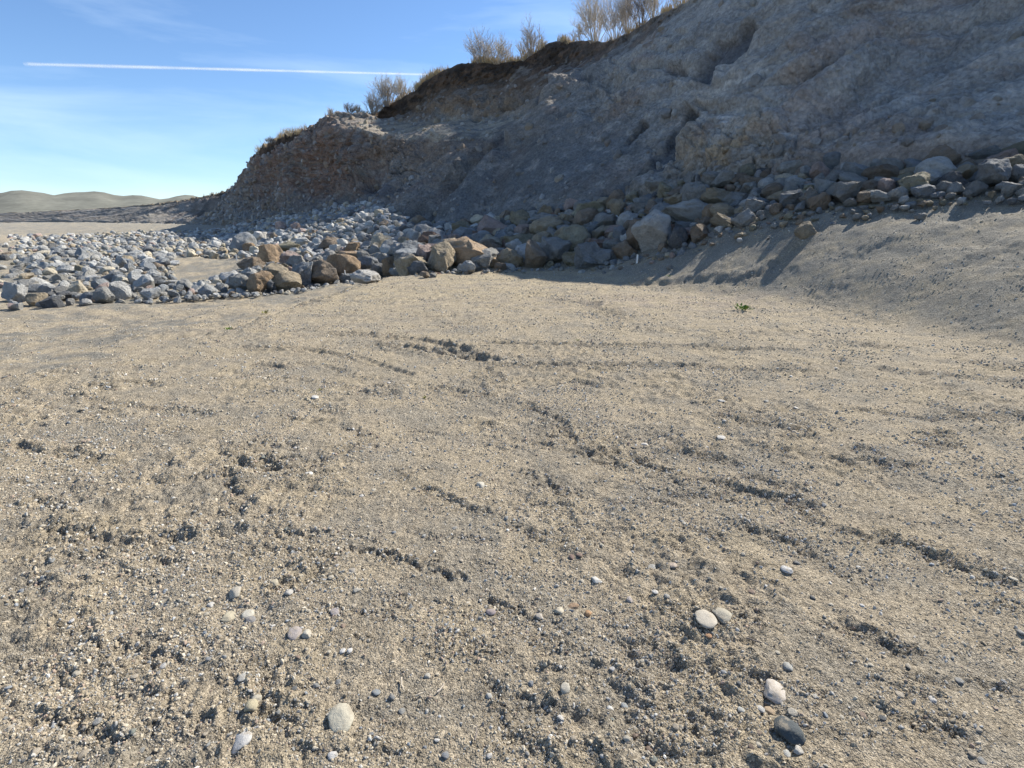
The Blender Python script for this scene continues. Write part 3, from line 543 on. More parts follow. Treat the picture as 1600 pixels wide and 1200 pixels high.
for i, (u, v, w, h, cn, angular, lab, short) in enumerate(HERO):
    x, y, z = hit(u, v + h * .46); d = math.hypot(x, y); s = math.hypot(d, 1) / F
    bb = 1.12 if 640 < u < 990 else (.62 if u > 1245 else 1); dw = w * s * 1.22 * bb; dh = h * s * 1.36 * bb; dd = (dw * .62 + dh * .4)
    ph = math.atan2(x, y); cx = x + math.sin(ph) * dd * .38; cy = y + math.cos(ph) * dd * .38
    zb = max(z, float(ground_z(ph, math.hypot(cx, cy)))) 
    pool = PROTO_A if angular else PROTO_R
    k = PAL[cn]; j = R_.uniform(.92, 1.08)
    o = put('boulder', pool[(i * 5) % len(pool)], (cx, cy, z + dh * .34), (dw * 1.06, dd, dh), (R_.uniform(-.22, .22), R_.uniform(-.22, .22), -ph + R_.uniform(-.25, .25)), tuple(q * j for q in k))
    tag(o, lab, 'boulder', grp_b); placed.append((cx, cy, max(dw, dd) * .46)); heroes_w.append((u, v, short))

# ---- every other rock of the pile: the 232 that show largest are objects, the rest one rubble heap
cand = []; g = np.random.default_rng(21)
def in_terrace(u, v): return 270 < u < 424 and 403 < v < 434 - (u - 350) * .28
tries = 0; cell = {}
def free(x, y, r):
    ci, cj = int(x // 1.5), int(y // 1.5)
    for a in (-1, 0, 1):
        for b in (-1, 0, 1):
            for (px, py, pr) in cell.get((ci + a, cj + b), ()):
                if (px - x) ** 2 + (py - y) ** 2 < ((pr + r) * .80) ** 2: return False
    return True
def occupy(x, y, r): cell.setdefault((int(x // 1.5), int(y // 1.5)), []).append((x, y, r))
for p in placed: occupy(*p)
T_r = lambda ph: np.interp(ph, T[0], T[1]); B_r = lambda ph: np.interp(ph, Bs[0], Bs[1])
passes = [(.50, 700), (.36, 2200), (.25, 9000), (.16, 26000), (.10, 34000)]
for rad0, n in passes:
    for _ in range(n):
        ph = math.radians(g.uniform(-60, 55)); a, b = float(T_r(ph)), float(B_r(ph)); b = min(b * 1.0, 78)
        if b <= a: continue
        t = g.random() ** (.8 if ph < 0 else 1); r = a + (b - a) * t; x, y = math.sin(ph) * r, math.cos(ph) * r; z = float(ground_z(ph, r)); u, v = proj(x, y, z)
        if in_terrace(u, v): continue
        if u < 300 and g.random() < (300 - u) / 330: continue
        fr = t
        if u < 640 and v < 400 and rad0 > .3: continue
        if u < 640 and rad0 > .45: continue
        if u < 640 and rad0 > .3 and g.random() < .6: continue
        if rad0 > .4 and fr > .35 and g.random() < .75: continue
        if u > 980 and rad0 > .4: continue
        if u > 1060 and rad0 > .3 and g.random() < .6: continue
        if u > 1000 and fr < .1 and g.random() < .4: continue
        if r > 45 and rad0 < .15: continue
        if u > 1420 and rad0 < .14: continue
        # the rubble peters out up the scree
        if fr > .8 and g.random() < (fr - .8) * 3.2: continue
        rr0 = rad0 * g.uniform(.75, 1.25)
        if free(x, y, rr0): occupy(x, y, rr0); cand.append((x, y, z, rr0, float(u), float(v), ph))
# small stones strewn at the toe and over the talus foot
for _ in range(1500):
    ph = math.radians(g.uniform(-34, 52)); a, b = float(T_r(ph)), float(B_r(ph))
    if g.random() < .5: r = a - abs(g.normal(0, .35))
    else: r = b + abs(g.normal(0, .5)) * 0 + g.uniform(-2.5, .3)
    x, y = math.sin(ph) * r, math.cos(ph) * r; z = float(ground_z(ph, r)); u, v = proj(x, y, z)
    if in_terrace(u, v): continue
    rr0 = g.uniform(.035, .11)
    if free(x, y, rr0): occupy(x, y, rr0); cand.append((x, y, z, rr0, float(u), float(v), ph))
def px(c_): return c_[3] * F / math.hypot(c_[0], c_[1])
def inview(c_): return -20 < c_[4] < 1620
cand.sort(key=lambda c_: (-px(c_) if 350 < c_[4] < 1250 else -px(c_) * .6) if inview(c_) else 0)
colnames = ['grey', 'blue-grey', 'pale grey', 'brown', 'tan', 'olive-tan', 'pinkish', 'dark grey', 'cream', 'reddish-brown', 'orange-brown']
def pickcol(u, v):
    if u < 660: w = [.20, .20, .32, .03, .06, .02, .03, .06, .08, .0, .0]
    else: w = [.30, .20, .07, .17, .09, .07, .04, .03, .01, .02, .0]
    w = np.array(w); return colnames[int(g.choice(len(w), p=w / w.sum()))]
def where(u, v):
    if u < 350: return 'far left beyond the terrace' if v < 405 else 'at the left toe'
    if v < 350: return 'up against the cliff foot'
    if u < 640: return 'in the sunlit rubble' if v < 412 else 'in the left front row'
    if u < 850: return 'in the half-shaded rubble' if v < 400 else 'in the front row'
    if u < 1060: return 'in the shaded rubble'
    return 'on the upper shaded slope'
shapes = ['angular', 'blocky', 'wedge-like', 'chunky', 'flat-topped', 'jagged', 'rounded']
seen = {}
NIND = 232
def nearest(u, v, lst):
    b = min(lst, key=lambda q: (q[0] - u) ** 2 + (q[1] - v) ** 2); du, dv = u - b[0], v - b[1]
    dr = ('left of' if du < 0 else 'right of') if abs(du) > abs(dv) * 1.2 else ('above' if dv < 0 else 'below')
    return dr, b[2]
stuffV, stuffF, stuffC, nv = [], [], [], 0
variants = {2: [rock_v(500 + i, 2, 8, .08) for i in range(16)], 3: [rock_v(540 + i, 3, 13, .09) for i in range(16)]}
for i, (x, y, z, r, u, v, ph) in enumerate(cand):
    cn = pickcol(u, v); j = g.uniform(.82, 1.18); colr = tuple(q * j for q in PAL[cn])
    sx, sy, sz = r * g.uniform(1.0, 1.4), r * g.uniform(.85, 1.2), r * g.uniform(.7, 1.05)
    if i < NIND and inview((x, y, z, r, u, v)):
        pr = i % 7; pool = PROTO_R if pr == 6 else PROTO_A
        o = put('boulder', pool[int(g.integers(len(pool)))], (x, y, z + sz * g.uniform(.30, .62)), (2 * sx, 2 * sy, 2 * sz), (g.uniform(-.5, .5), g.uniform(-.5, .5), g.uniform(0, 6.28)), colr)
        dr, sh = nearest(u, v - r * F / 25, heroes_w)
        size = 'large' if px((x, y, z, r)) > 19 else ('medium' if px((x, y, z, r)) > 13 else 'small')
        bases = f"{size} {cn} {shapes[pr]} rock {where(u, v)}, {dr} {sh}"
        key = bases
        near = sorted(heroes_w, key=lambda q: (q[0] - u) ** 2 + (q[1] - v) ** 2)[:6]
        opts = [bases, f"{size} {cn} {shapes[pr]} rock {dr} {sh}"] + [f"{size} {cn} {shapes[pr]} rock {nearest(u, v, [q])[0]} {q[2]}" for q in near[1:]]
        opts = [q for q in opts if len(q.split()) <= 16 and q not in seen]
        bases = opts[0] if opts else bases; seen[bases] = 1
        tag(o, bases, 'rock', grp_b)
        heroes = None
    else:
        sub = 3 if px((x, y, z, r)) > 8 and inview((x, y, z, r, u, v)) else 2
        V, Fc = variants[sub][int(g.integers(16))]; R3 = np.array(Euler((g.uniform(-.6, .6), g.uniform(-.6, .6), g.uniform(0, 6.28))).to_matrix())
        V = (V * [sx, sy, sz]) @ R3.T + [x, y, z + sz * g.uniform(.15, .62)]
        stuffV.append(V); stuffF.append(Fc + nv); stuffC.append(np.tile(colr, (len(V), 1))); nv += len(V)
rub = mesh_np('rubble', np.concatenate(stuffV), np.concatenate(stuffF), M_rubble, smooth=False, cols=np.concatenate(stuffC))
tag(rub, 'loose grey and tan rubble filling the pile below the bank', 'rubble', kind='stuff')
# stones and fallen lumps lodged in the lower face of the bank
gc = np.random.default_rng(77); V_, F_, C_, nv = [], [], [], 0
wgt = np.exp(-np.clip(T2 - .15, 0, 9) * 2.6) * (T2 > .1) * (1 + 1.5 * (U > 900)) + .035 * (T2 < 5) * (T2 > .2) + .25 * knob * (U > 900) * (T2 < 3) + .12 * bench
wgt = (wgt * (U > -100) * (U < 1750) * (CR < 110) * (T2 < 5) * np.hypot(np.gradient(X, axis=1), np.gradient(Y, axis=1)) * CR).ravel(); pk = gc.choice(wgt.size, 2600, p=wgt / wgt.sum())
for k in pk:
    V, Fc = variants[2][int(gc.integers(16))]; R3 = np.array(Euler(gc.uniform(0, 6.28, 3)).to_matrix()); q = .045 * 4.2 ** (gc.random() ** 2.2) * (1 + CR.ravel()[k] / 60)
    V_.append((V * q * gc.uniform(.7, 1.2, 3)) @ R3.T + [X.ravel()[k], Y.ravel()[k], Z.ravel()[k]]); F_.append(Fc + nv); nv += len(V)
    cc_ = np.array(PAL[['grey', 'pale grey', 'tan', 'brown', 'blue-grey'][int(gc.integers(5))]]) * .5 + c.reshape(-1, 3)[k] * .5; C_.append(np.tile(cc_, (len(V), 1)))
tag(mesh_np('lodged_stones', np.concatenate(V_), np.concatenate(F_), M_rubble, smooth=False, cols=np.concatenate(C_)), 'small stones and lumps lodged in the lower face of the bank', 'stones', kind='stuff')
print('rocks', len(cand), 'rubble tris', sum(len(f) for f in stuffF))

# ------------------------------------------------------------------ stones on the pad
class GZ:                                # height of the built ground (with relief) at x, y
    @staticmethod
    def at(x, y):
        p = math.atan2(x, y); r = math.hypot(x, y); j = (p - phis[0]) / (phis[1] - phis[0]); i = int(np.searchsorted(rad, r)) - 1
        i = min(max(i, 0), NR - 2); j0 = min(max(int(j), 0), NC - 2); t = (r - rad[i]) / (rad[i + 1] - rad[i]); s = j - j0; k = i * NC + j0
        return float((gz[k] * (1 - s) + gz[k + 1] * s) * (1 - t) + (gz[k + NC] * (1 - s) + gz[k + NC + 1] * s) * t)
COB = [
 (1231,1146,33,40,(.085,.10,.105),0,'smooth dark slate cobble standing on the soil at the lower right'),
 (1211,1080,39,38,(.60,.54,.47),1,'pinkish white cobble with a chipped corner above the dark slate cobble'),
 (533,1128,38,36,(.62,.57,.44),0,'large cream cobble with a scuffed top near the bottom edge'),
 (1100,974,34,28,(.55,.50,.41),1,'pale cobble half buried in a dug-up spot, left one of a touching pair'),
 (1127,966,30,28,(.46,.42,.33),1,'dusty cobble half buried in a dug-up spot, right one of a touching pair'),
 (1203,1113,17,10,(.50,.38,.25),0,'flat peach pebble between the pinkish white and the dark slate cobble'),
 (932,906,17,14,(.70,.68,.62),0,'bright white egg-shaped pebble right of centre'),
 (751,757,16,13,(.62,.58,.48),0,'cream pebble with a dark hollow at its left, in the middle of the pad'),
 (874,958,14,13,(.64,.57,.44),0,'round cream pebble in the middle of the lower pad'),
 (919,962,14,10,(.50,.30,.15),1,'orange pebble right of the round cream pebble'),
 (895,950,20,8,(.42,.28,.17),1,'flat brownish pebble above the orange pebble'),
 (842,967,11,13,(.58,.52,.44),0,'cream pebble at the end of a short furrow'),
 (767,960,16,12,(.33,.28,.28),0,'mauve pebble left of a short dark furrow'),
 (461,992,22,17,(.40,.36,.34),0,'mauve-grey pebble touching a long cream pebble'),
 (480,993,14,19,(.58,.54,.45),0,'long cream pebble leaning on the mauve-grey pebble'),
 (389,962,18,13,(.60,.57,.48),0,'cream pebble, upper one of a small cluster at the left'),
 (393,973,16,9,(.30,.29,.28),0,'grey flat pebble under the cream one at the left'),
 (358,963,26,24,(.50,.45,.33),0,'dusty yellowish cobble cut by the left edge of the photo'),
 (369,928,19,19,(.52,.48,.40),0,'pale dusty pebble above the yellowish cobble'),
 (394,1107,18,19,(.52,.46,.31),0,'yellowish pebble at the edge of a churned spot, lower left'),
 (402,1096,13,11,(.56,.52,.42),0,'small cream pebble just above the yellowish one'),
 (379,1162,28,26,(.66,.64,.60),1,'sharp-edged white and grey stone at the bottom left'),
 (521,1190,14,10,(.72,.70,.66),0,'white pebble on the bottom edge under the cream cobble'),
 (536,1020,9,8,(.74,.72,.68),0,'tiny white pebble, left one of a pair'),
 (547,1021,9,8,(.74,.72,.68),0,'tiny white pebble, right one of a pair'),
 (613,1097,9,15,(.22,.23,.23),0,'dark grey upright pebble beside a bluish one'),
 (588,1088,14,10,(.28,.31,.33),0,'bluish pebble left of the dark grey upright pebble'),
 (550,895,14,9,(.40,.37,.32),0,'greyish pebble below the long rut at left centre'),
 (558,927,15,6,(.50,.47,.40),1,'thin pale flake of stone below the long rut'),
 (430,916,13,9,(.55,.49,.36),0,'yellow-white pebble in loose gravel at the left'),
 (453,934,12,10,(.55,.53,.49),0,'whitish pebble beside the big churned spot at left'),
 (524,958,14,11,(.40,.36,.35),0,'mauve pebble right of the big churned spot'),
 (493,622,12,8,(.68,.66,.61),0,'white pebble lying alone in the upper left of the pad'),
 (483,739,13,9,(.70,.68,.63),0,'white pebble beside a small dark hole'),
 (1229,887,15,13,(.66,.64,.60),1,'white angular pebble by the right edge of the photo'),
 (1019,881,14,10,(.46,.45,.41),0,'grey-white pebble right of centre, in loose gravel'),
 (1051,884,14,11,(.55,.45,.36),0,'beige pebble right of the grey-white one in loose gravel'),
 (893,869,10,9,(.25,.17,.14),0,'reddish brown pebble, left one of two'),
 (905,866,10,9,(.27,.19,.15),0,'reddish brown pebble, right one of two'),
 (1127,624,12,7,(.60,.58,.54),0,'pale flat pebble with a long shadow in the upper right'),
 (1008,686,13,8,(.66,.63,.57),0,'cream pebble above the churned patch at right'),
 (1127,681,14,5,(.66,.63,.57),0,'thin white stone lying in the right of the pad'),
 (764,1092,10,14,(.50,.50,.47),0,'grey-white pebble standing in the dark rut near the bottom'),
 (883,1088,15,14,(.55,.51,.42),0,'cream pebble right of the dark rut near the bottom'),
 (875,1130,10,8,(.66,.64,.60),0,'small white pebble below the dark rut'),
 (668,1062,10,9,(.50,.48,.42),0,'greyish pebble near the bottom, left of two clods'),
 (380,1062,14,11,(.56,.54,.48),1,'pale chip in the left gravel near a churned spot'),
 (1230,1044,13,12,(.46,.46,.42),0,'grey-green pebble above the pinkish white cobble'),
 (1188,1113,14,9,(.62,.60,.55),0,'white pebble left of the flat peach pebble'),
 (1245,1181,14,12,(.66,.62,.54),1,'pale chip in the bottom right corner of the photo'),
 (1227,1184,12,9,(.56,.56,.52),0,'greyish pebble near the bottom right corner'),
 (1158,1112,11,8,(.62,.62,.56),0,'whitish pebble well left of the flat peach pebble'),
 (1237,1120,14,9,(.52,.48,.40),0,'beige pebble touching the dark slate cobble'),
 (984,942,11,10,(.50,.44,.40),0,'pinkish grey pebble in the lower right gravel'),
 (1106,1003,9,8,(.52,.30,.16),0,'little orange pebble below the buried pair'),
 (976,1102,12,9,(.33,.36,.37),0,'blue-grey pebble in a patch of coarse gravel'),
 (953,1112,10,8,(.66,.66,.63),0,'white pebble in a patch of coarse gravel'),
]
cobw = []
def place_pebble(u, v, w, h, colr, angular, lab, cat='pebble', group='loose pebbles on the pad'):
    x, y, z = hit(u, v + h * .28); d = math.sqrt(x * x + y * y + CAMZ ** 2) ; s = d / F * .93
    dw = w * s; e = math.asin(min(.99, CAMZ / d)); dh = h * s * (.58 if w < 25 else .38); dd = min(max(h * s * .95 / max(math.sin(e), .35), dw * .6), dw * 1.25)
    pool = PROTO_Q if angular or w in (38, 26, 22) else PROTO_P
    o = put('cobble' if w > 25 else 'pebble', pool[R_.randrange(len(pool))], (x, y, GZ.at(x, y) + dh * .17), (dw, dd, dh), (R_.uniform(-.2, .2), R_.uniform(-.2, .2), R_.uniform(-.4, .4)), tuple(min(.8, q * .70) for q in colr))
    tag(o, lab, 'cobble' if w > 25 else cat, group); return x, y
for q in COB:
    place_pebble(*q); cobw.append((q[0], q[1], q[6]))
short_c = [(1231,1146,'the dark slate cobble'),(1211,1080,'the pinkish white cobble'),(533,1128,'the large cream cobble'),(1110,972,'the half-buried pair'),(932,906,'the white egg-shaped pebble'),(751,757,'the lone cream pebble'),
           (874,958,'the round cream pebble'),(461,992,'the mauve-grey pebble'),(358,963,'the yellowish cobble'),(394,1107,'the yellowish pebble'),(379,1162,'the sharp-edged stone'),(493,622,'the lone white pebble'),
           (483,739,'the pebble by the hole'),(1229,887,'the white angular pebble'),(1127,624,'the pale flat pebble'),(1008,686,'the cream pebble above the churned patch'),(620,880,'the long rut'),(820,1105,'the dark bottom rut'),(613,1097,'the dark upright pebble'),
           (664,619,'the small centre weed'),(1160,483,'the big green weed'),(1035,882,'the gravel pair at right')]
PP = {'white': (.66, .64, .60), 'cream': (.56, .51, .41), 'grey': (.34, .34, .32), 'dark grey': (.15, .16, .165), 'brown': (.30, .22, .17), 'bluish': (.27, .29, .31), 'beige': (.47, .41, .32), 'greenish': (.28, .30, .26)}
gp = np.random.default_rng(33); pn = list(PP)
occ = [(q[0], q[1], q[2]) for q in COB]; n_ind = 0
while n_ind < 215:
    v = 560 + 640 * gp.random() ** .75; u = gp.uniform(0, 1600); w = gp.uniform(5, 10.5) * (.65 + .5 * (v - 560) / 640)
    if any((u - a) ** 2 + (v - b) ** 2 < (c_ * .6 + w) ** 2 for a, b, c_ in occ): continue
    k = pn[int(gp.choice(8, p=[.12, .2, .22, .12, .08, .08, .14, .04]))]; an = int(gp.random() < .35)
    dr, sh = nearest(u, v, short_c); j = gp.uniform(.85, 1.12)
    kl = f"{'small' if w < 9 else 'medium'} {k} {'angular' if an else 'rounded'} pebble on the soil {dr} {sh}"
    if kl in seen or len(kl.split()) > 16: continue
    seen[kl] = 1; occ.append((u, v, w))
    place_pebble(u, v, w, w * gp.uniform(.6, .9), tuple(q * j for q in PP[k]), an, kl); n_ind += 1

# gravel too fine and plentiful to count: geometry-node instances on a point mesh
def gravel(name, label, n, rmin, rmax, smin, smax, power, seed, phir=56, soil=False):
    gg = np.random.default_rng(seed)
    r = rmin * (rmax / rmin) ** (gg.random(n) ** power); p = np.radians(gg.uniform(-phir, phir, n)); x = np.sin(p) * r; y = np.cos(p) * r
    clump = fbm2(x * 1.1 + 3, y * 1.1, 3) + .5 * n2(x * 5, y * 5)
    j = (p - phis[0]) / (phis[1] - phis[0]); j0 = np.clip(j.astype(int), 0, NC - 2); i = np.clip(np.searchsorted(rad, r) - 1, 0, NR - 2); k = i * NC + j0
    t = (r - rad[i]) / (rad[i + 1] - rad[i]); s = j - j0
    z = (gz[k] * (1 - s) + gz[k + 1] * s) * (1 - t) + (gz[k + NC] * (1 - s) + gz[k + NC + 1] * s) * t
    ch = churn[k]
    keep = gg.random(n) < np.clip(.30 + .9 * clump + 1.0 * ch, .12, 1)
    rT = T_r(p); keep &= r < rT + .3
    x, y, z, r = x[keep], y[keep], z[keep], r[keep]; m = len(x)
    sz = smin * (smax / smin) ** (gg.random(m) ** 2.2) * (r / 3) ** (.3 if soil else .45)
    me = bpy.data.meshes.new(name); me.vertices.add(m); me.vertices.foreach_set('co', np.stack([x, y, z - sz * (.12 if soil else .0)], 1).astype(np.float32).ravel())
    me.attributes.new('sz', 'FLOAT', 'POINT').data.foreach_set('value', sz.astype(np.float32))
    me.attributes.new('rot', 'FLOAT_VECTOR', 'POINT').data.foreach_set('vector', gg.uniform(0, 6.28, (m, 3)).astype(np.float32).ravel())
    pal = np.array([(.56, .54, .49), (.50, .45, .36), (.42, .40, .36), (.19, .195, .19), (.34, .26, .20), (.31, .325, .33), (.48, .42, .32), (.42, .365, .27), (.27, .255, .225)])
    if soil: pal = np.array([(.345, .288, .205)] * 6 + [(.30, .25, .18), (.38, .32, .235), (.27, .235, .18)])
    idx = gg.choice(9, m, p=[.04, .08, .15, .10, .08, .07, .18, .20, .10]); cc = pal[idx] * gg.uniform(.85, 1.15, (m, 1))
    cc4 = np.ones((m, 4), np.float32); cc4[:, :3] = cc
    me.attributes.new('gcol', 'FLOAT_COLOR', 'POINT').data.foreach_set('color', cc4.ravel())
    o = bpy.data.objects.new(name, me); C.objects.link(o)
    ng = bpy.data.node_groups.new(name, 'GeometryNodeTree'); ng.interface.new_socket('Geometry', in_out='INPUT', socket_type='NodeSocketGeometry'); ng.interface.new_socket('Geometry', in_out='OUTPUT', socket_type='NodeSocketGeometry')
    N = ng.nodes; K = ng.links.new; gi = N.new('NodeGroupInput'); go = N.new('NodeGroupOutput')
    join = N.new('GeometryNodeJoinGeometry')
    for q in range(6):
        ic = N.new('GeometryNodeMeshIcoSphere'); ic.inputs['Radius'].default_value = .5; ic.inputs['Subdivisions'].default_value = 2 
        sp = N.new('GeometryNodeSetPosition'); nt_ = N.new('ShaderNodeTexNoise'); nt_.noise_dimensions = '4D'; nt_.inputs['W'].default_value = q * 3.3; nt_.inputs['Scale'].default_value = 1.3; nt_.inputs['Detail'].default_value = 1
        sub = N.new('ShaderNodeVectorMath'); sub.operation = 'SUBTRACT'; sub.inputs[1].default_value = (.5, .5, .5); scl = N.new('ShaderNodeVectorMath'); scl.operation = 'SCALE'; scl.inputs['Scale'].default_value = 1.1
        K(nt_.outputs['Color'], sub.inputs[0]); K(sub.outputs[0], scl.inputs[0]); K(scl.outputs[0], sp.inputs['Offset']); K(ic.outputs['Mesh'], sp.inputs['Geometry'])
        tr = N.new('GeometryNodeTransform'); tr.inputs['Scale'].default_value = (1, .62 + .07 * q, .5 + .06 * (q % 3)); K(sp.outputs[0], tr.inputs['Geometry'])
        sm = N.new('GeometryNodeSetMaterial'); sm.inputs['Material'].default_value = M_gravel; K(tr.outputs[0], sm.inputs['Geometry'])
        g2i = N.new('GeometryNodeGeometryToInstance'); K(sm.outputs[0], g2i.inputs[0]); K(g2i.outputs[0], join.inputs[0])
    ip = N.new('GeometryNodeInstanceOnPoints'); K(gi.outputs[0], ip.inputs['Points']); K(join.outputs[0], ip.inputs['Instance']); ip.inputs['Pick Instance'].default_value = True
    def na(nm, ty):
        a = N.new('GeometryNodeInputNamedAttribute'); a.data_type = ty; a.inputs['Name'].default_value = nm; return a.outputs['Attribute']
    K(na('sz', 'FLOAT'), ip.inputs['Scale']); e2r = N.new('FunctionNodeEulerToRotation'); K(na('rot', 'FLOAT_VECTOR'), e2r.inputs[0]); K(e2r.outputs[0], ip.inputs['Rotation'])
    K(ip.outputs[0], go.inputs[0])
    o.modifiers.new('scatter', 'NODES').node_group = ng
    tag(o, label, 'gravel', kind='stuff'); print(name, m); return o
M_gravel = bpy.data.materials.new('gravel_stone'); M_gravel.use_nodes = True
_b = M_gravel.node_tree.nodes['Principled BSDF']; _b.inputs['Roughness'].default_value = .85; _b.inputs['Specular IOR Level'].default_value = .25
_a = M_gravel.node_tree.nodes.new('ShaderNodeAttribute'); _a.attribute_type = 'INSTANCER'; _a.attribute_name = 'gcol'; M_gravel.node_tree.links.new(_a.outputs['Color'], _b.inputs['Base Color'])
gravel('fine_gravel', 'fine mixed grit strewn over the near soil', 150000, 1.1, 6.5, .004, .012, .85, 1)
gravel('coarse_gravel', 'coarser loose gravel scattered over the whole pad', 100000, 1.1, 19, .008, .024, .72, 2)

gravel('soil_crumbs', 'crumbs and small clods of dry khaki soil over the pad', 110000, 1.6, 18, .006, .026, .70, 5, soil=True)

# ------------------------------------------------------------------ bare shrubs, dry grass, weeds
M_twig = material('bare_twigs', base=(.42, .37, .31), rough=.9); M_twig2 = material('buff_twigs', base=(.52, .45, .35), rough=.9); M_twig3 = material('dark_twigs', base=(.22, .19, .165), rough=.9)
M_dry = material('dry_grass_blades', base=(.47, .37, .22), rough=.9); M_weed = material('weed_leaves', base=(.16, .24, .05), rough=.7, grains=(('n', 30, .7, 1.3),)); M_weed2 = material('yellowish_weed_leaves', base=(.24, .24, .06), rough=.7)
def tubes(name, segs, mat, parent, sides=3, kind='stuff'):
    """segs: list of (p0, p1, r0, r1)"""
    a = np.array([s[0] for s in segs]); b = np.array([s[1] for s in segs]); r0 = np.array([s[2] for s in segs]); r1 = np.array([s[3] for s in segs])
    d = b - a; d /= np.linalg.norm(d, axis=1, keepdims=True) + 1e-9; ref = np.where(np.abs(d[:, 2:3]) > .9, [[1, 0, 0]], [[0, 0, 1]]); s = np.cross(d, ref); s /= np.linalg.norm(s, axis=1, keepdims=True); t = np.cross(d, s)
    V = []
    for k in range(sides):
        an = 2 * math.pi * k / sides; o_ = s * math.cos(an) + t * math.sin(an); V.append(a + o_ * r0[:, None]); V.append(b + o_ * r1[:, None])
    V = np.stack(V, 1).reshape(-1, 3); n = len(segs); base_ = np.arange(n)[:, None] * sides * 2
    Fc = np.concatenate([base_ + np.array([[2 * k, 2 * ((k + 1) % sides), 2 * ((k + 1) % sides) + 1, 2 * k + 1]]) for k in range(sides)])
    o = mesh_np(name, V, Fc, mat, parent=parent)
    if kind: o['kind'] = kind
    return o
def shrub(u, h, wd, lab, dense=1.0, mat=None, seed=0, lean=0.0, back=.0, name='bare_shrub'):
    x, y, z = rim_at(u, back); rs = random.Random(seed + int(u)); d = math.hypot(x, y); H = h * .92 * d / F; Wd = wd * 1.15 * d / F / 2
    e = bpy.data.objects.new(name, None); C.objects.link(e); e.location = (x, y, z - .08); tag(e, lab, 'shrub', 'bare shrubs along the rim of the bank')
    stems, tw = [], []
    th = max(.009, d * .00026)
    def grow(p, dr, ln, r, lev):
        n = 4 if lev == 0 else 3; q = np.array(p); dv = np.array(dr)
        for i in range(n):
            dv = dv + np.array([rs.gauss(0, .13), rs.gauss(0, .13), rs.gauss(.05, .08)]); dv = dv / np.linalg.norm(dv); e_ = q + dv * ln / n; ra, rb = r * (1 - i / n * .7), r * (1 - (i + 1) / n * .7)
            (stems if lev == 0 else tw).append((q, e_, ra, rb)); 
            if lev < 3 and (i > 0 or lev > 0):
                for _ in range(3 if lev < 1 else (rs.choice([2, 2, 3]) if lev < 2 else 0)):
                    sd_ = dv + np.array([rs.gauss(0, .6), rs.gauss(0, .6), rs.uniform(-.15, .3)]); sd_ /= np.linalg.norm(sd_)
                    grow(e_, sd_, ln * rs.uniform(.28, .5), r * .5, lev + 1)
            q = e_
    for i in range(int(26 * dense)):
        a = rs.uniform(0, 6.28); sp = rs.random() ** .6; dr = np.array([math.cos(a) * sp * Wd / H * 1.3 + lean, math.sin(a) * sp * Wd / H * 1.3, 1.0]); dr /= np.linalg.norm(dr)
        b0 = (math.cos(a) * sp * Wd * .22, math.sin(a) * sp * Wd * .22, 0); grow(b0, dr, H * rs.uniform(.55, .98) * (1 - .22 * sp), th * rs.uniform(1.3, 2.2), 0)
    m = mat or M_twig
    tubes('stem', stems, m, e); tubes('twig', tw, m, e); return e
for a in [
 (931,66,58,'largest bare grey shrub on the rim, fountain-shaped with many upright stems',1.7,M_twig2,1),
 (962,58,44,'dense pale shrub just right of the fountain-shaped one',1.2,M_twig,2), (980,56,34,'tall brown-grey shrub between the two dense right-hand shrubs',1.0,M_twig,3),
 (1002,50,38,'dark-leaved scraggly shrub on the rim near the grey slope',1.1,M_twig3,4), (1020,44,30,'thin buff shrub at the top right end of the row on the rim',.9,M_twig2,5), (1060,40,30,'pale shrub cut by the top edge of the photo',.9,M_twig2,6),
 (752,38,44,'round bare shrub with a green tinge left of a paler one',1.4,M_twig,7), (778,34,40,'paler bare shrub joined to the round one on the rim',1.2,M_twig2,8),
 (830,40,30,'thin upright bare shrub behind the dark hump of the rim',.9,M_twig,9), (818,26,26,'low pale shrub at the foot of the thin upright one',.8,M_twig2,10),
 (583,30,26,'bushy bare shrub left of the taller one above the ledge',1.2,M_twig,11), (604,40,26,'tall narrow bare shrub above the ledge',1.3,M_twig,12), (627,26,26,'low fine shrub right of the tall narrow one',1.0,M_twig2,13),
 (545,16,16,'small dark shrub on the rim above the buttress',.7,M_twig3,14), (519,13,16,'very small bare shrub at the left end of the buttress top',.6,M_twig,15), (558,12,14,'tiny buff shrub beside the small dark one',.6,M_twig2,16),
 (905,22,26,'low scrubby shoots left of the fountain-shaped shrub',.6,M_twig,17), (422,9,12,'tiny green-tinged bush on the far left rim',.7,M_twig3,18), (452,10,22,'low tufted shrub on the far left rim',.7,M_twig2,19), (404,8,12,'lowest tuft on the rim far left',.6,M_twig2,20),
 (845,16,20,'short twiggy shrub on the slope up to the dark hump',.6,M_twig2,21), (1100,44,40,'bare shrub above the grey slope beyond the top edge',.8,M_twig,22)]:
    shrub(a[0], a[1], a[2], a[3], a[4], a[5], a[6])

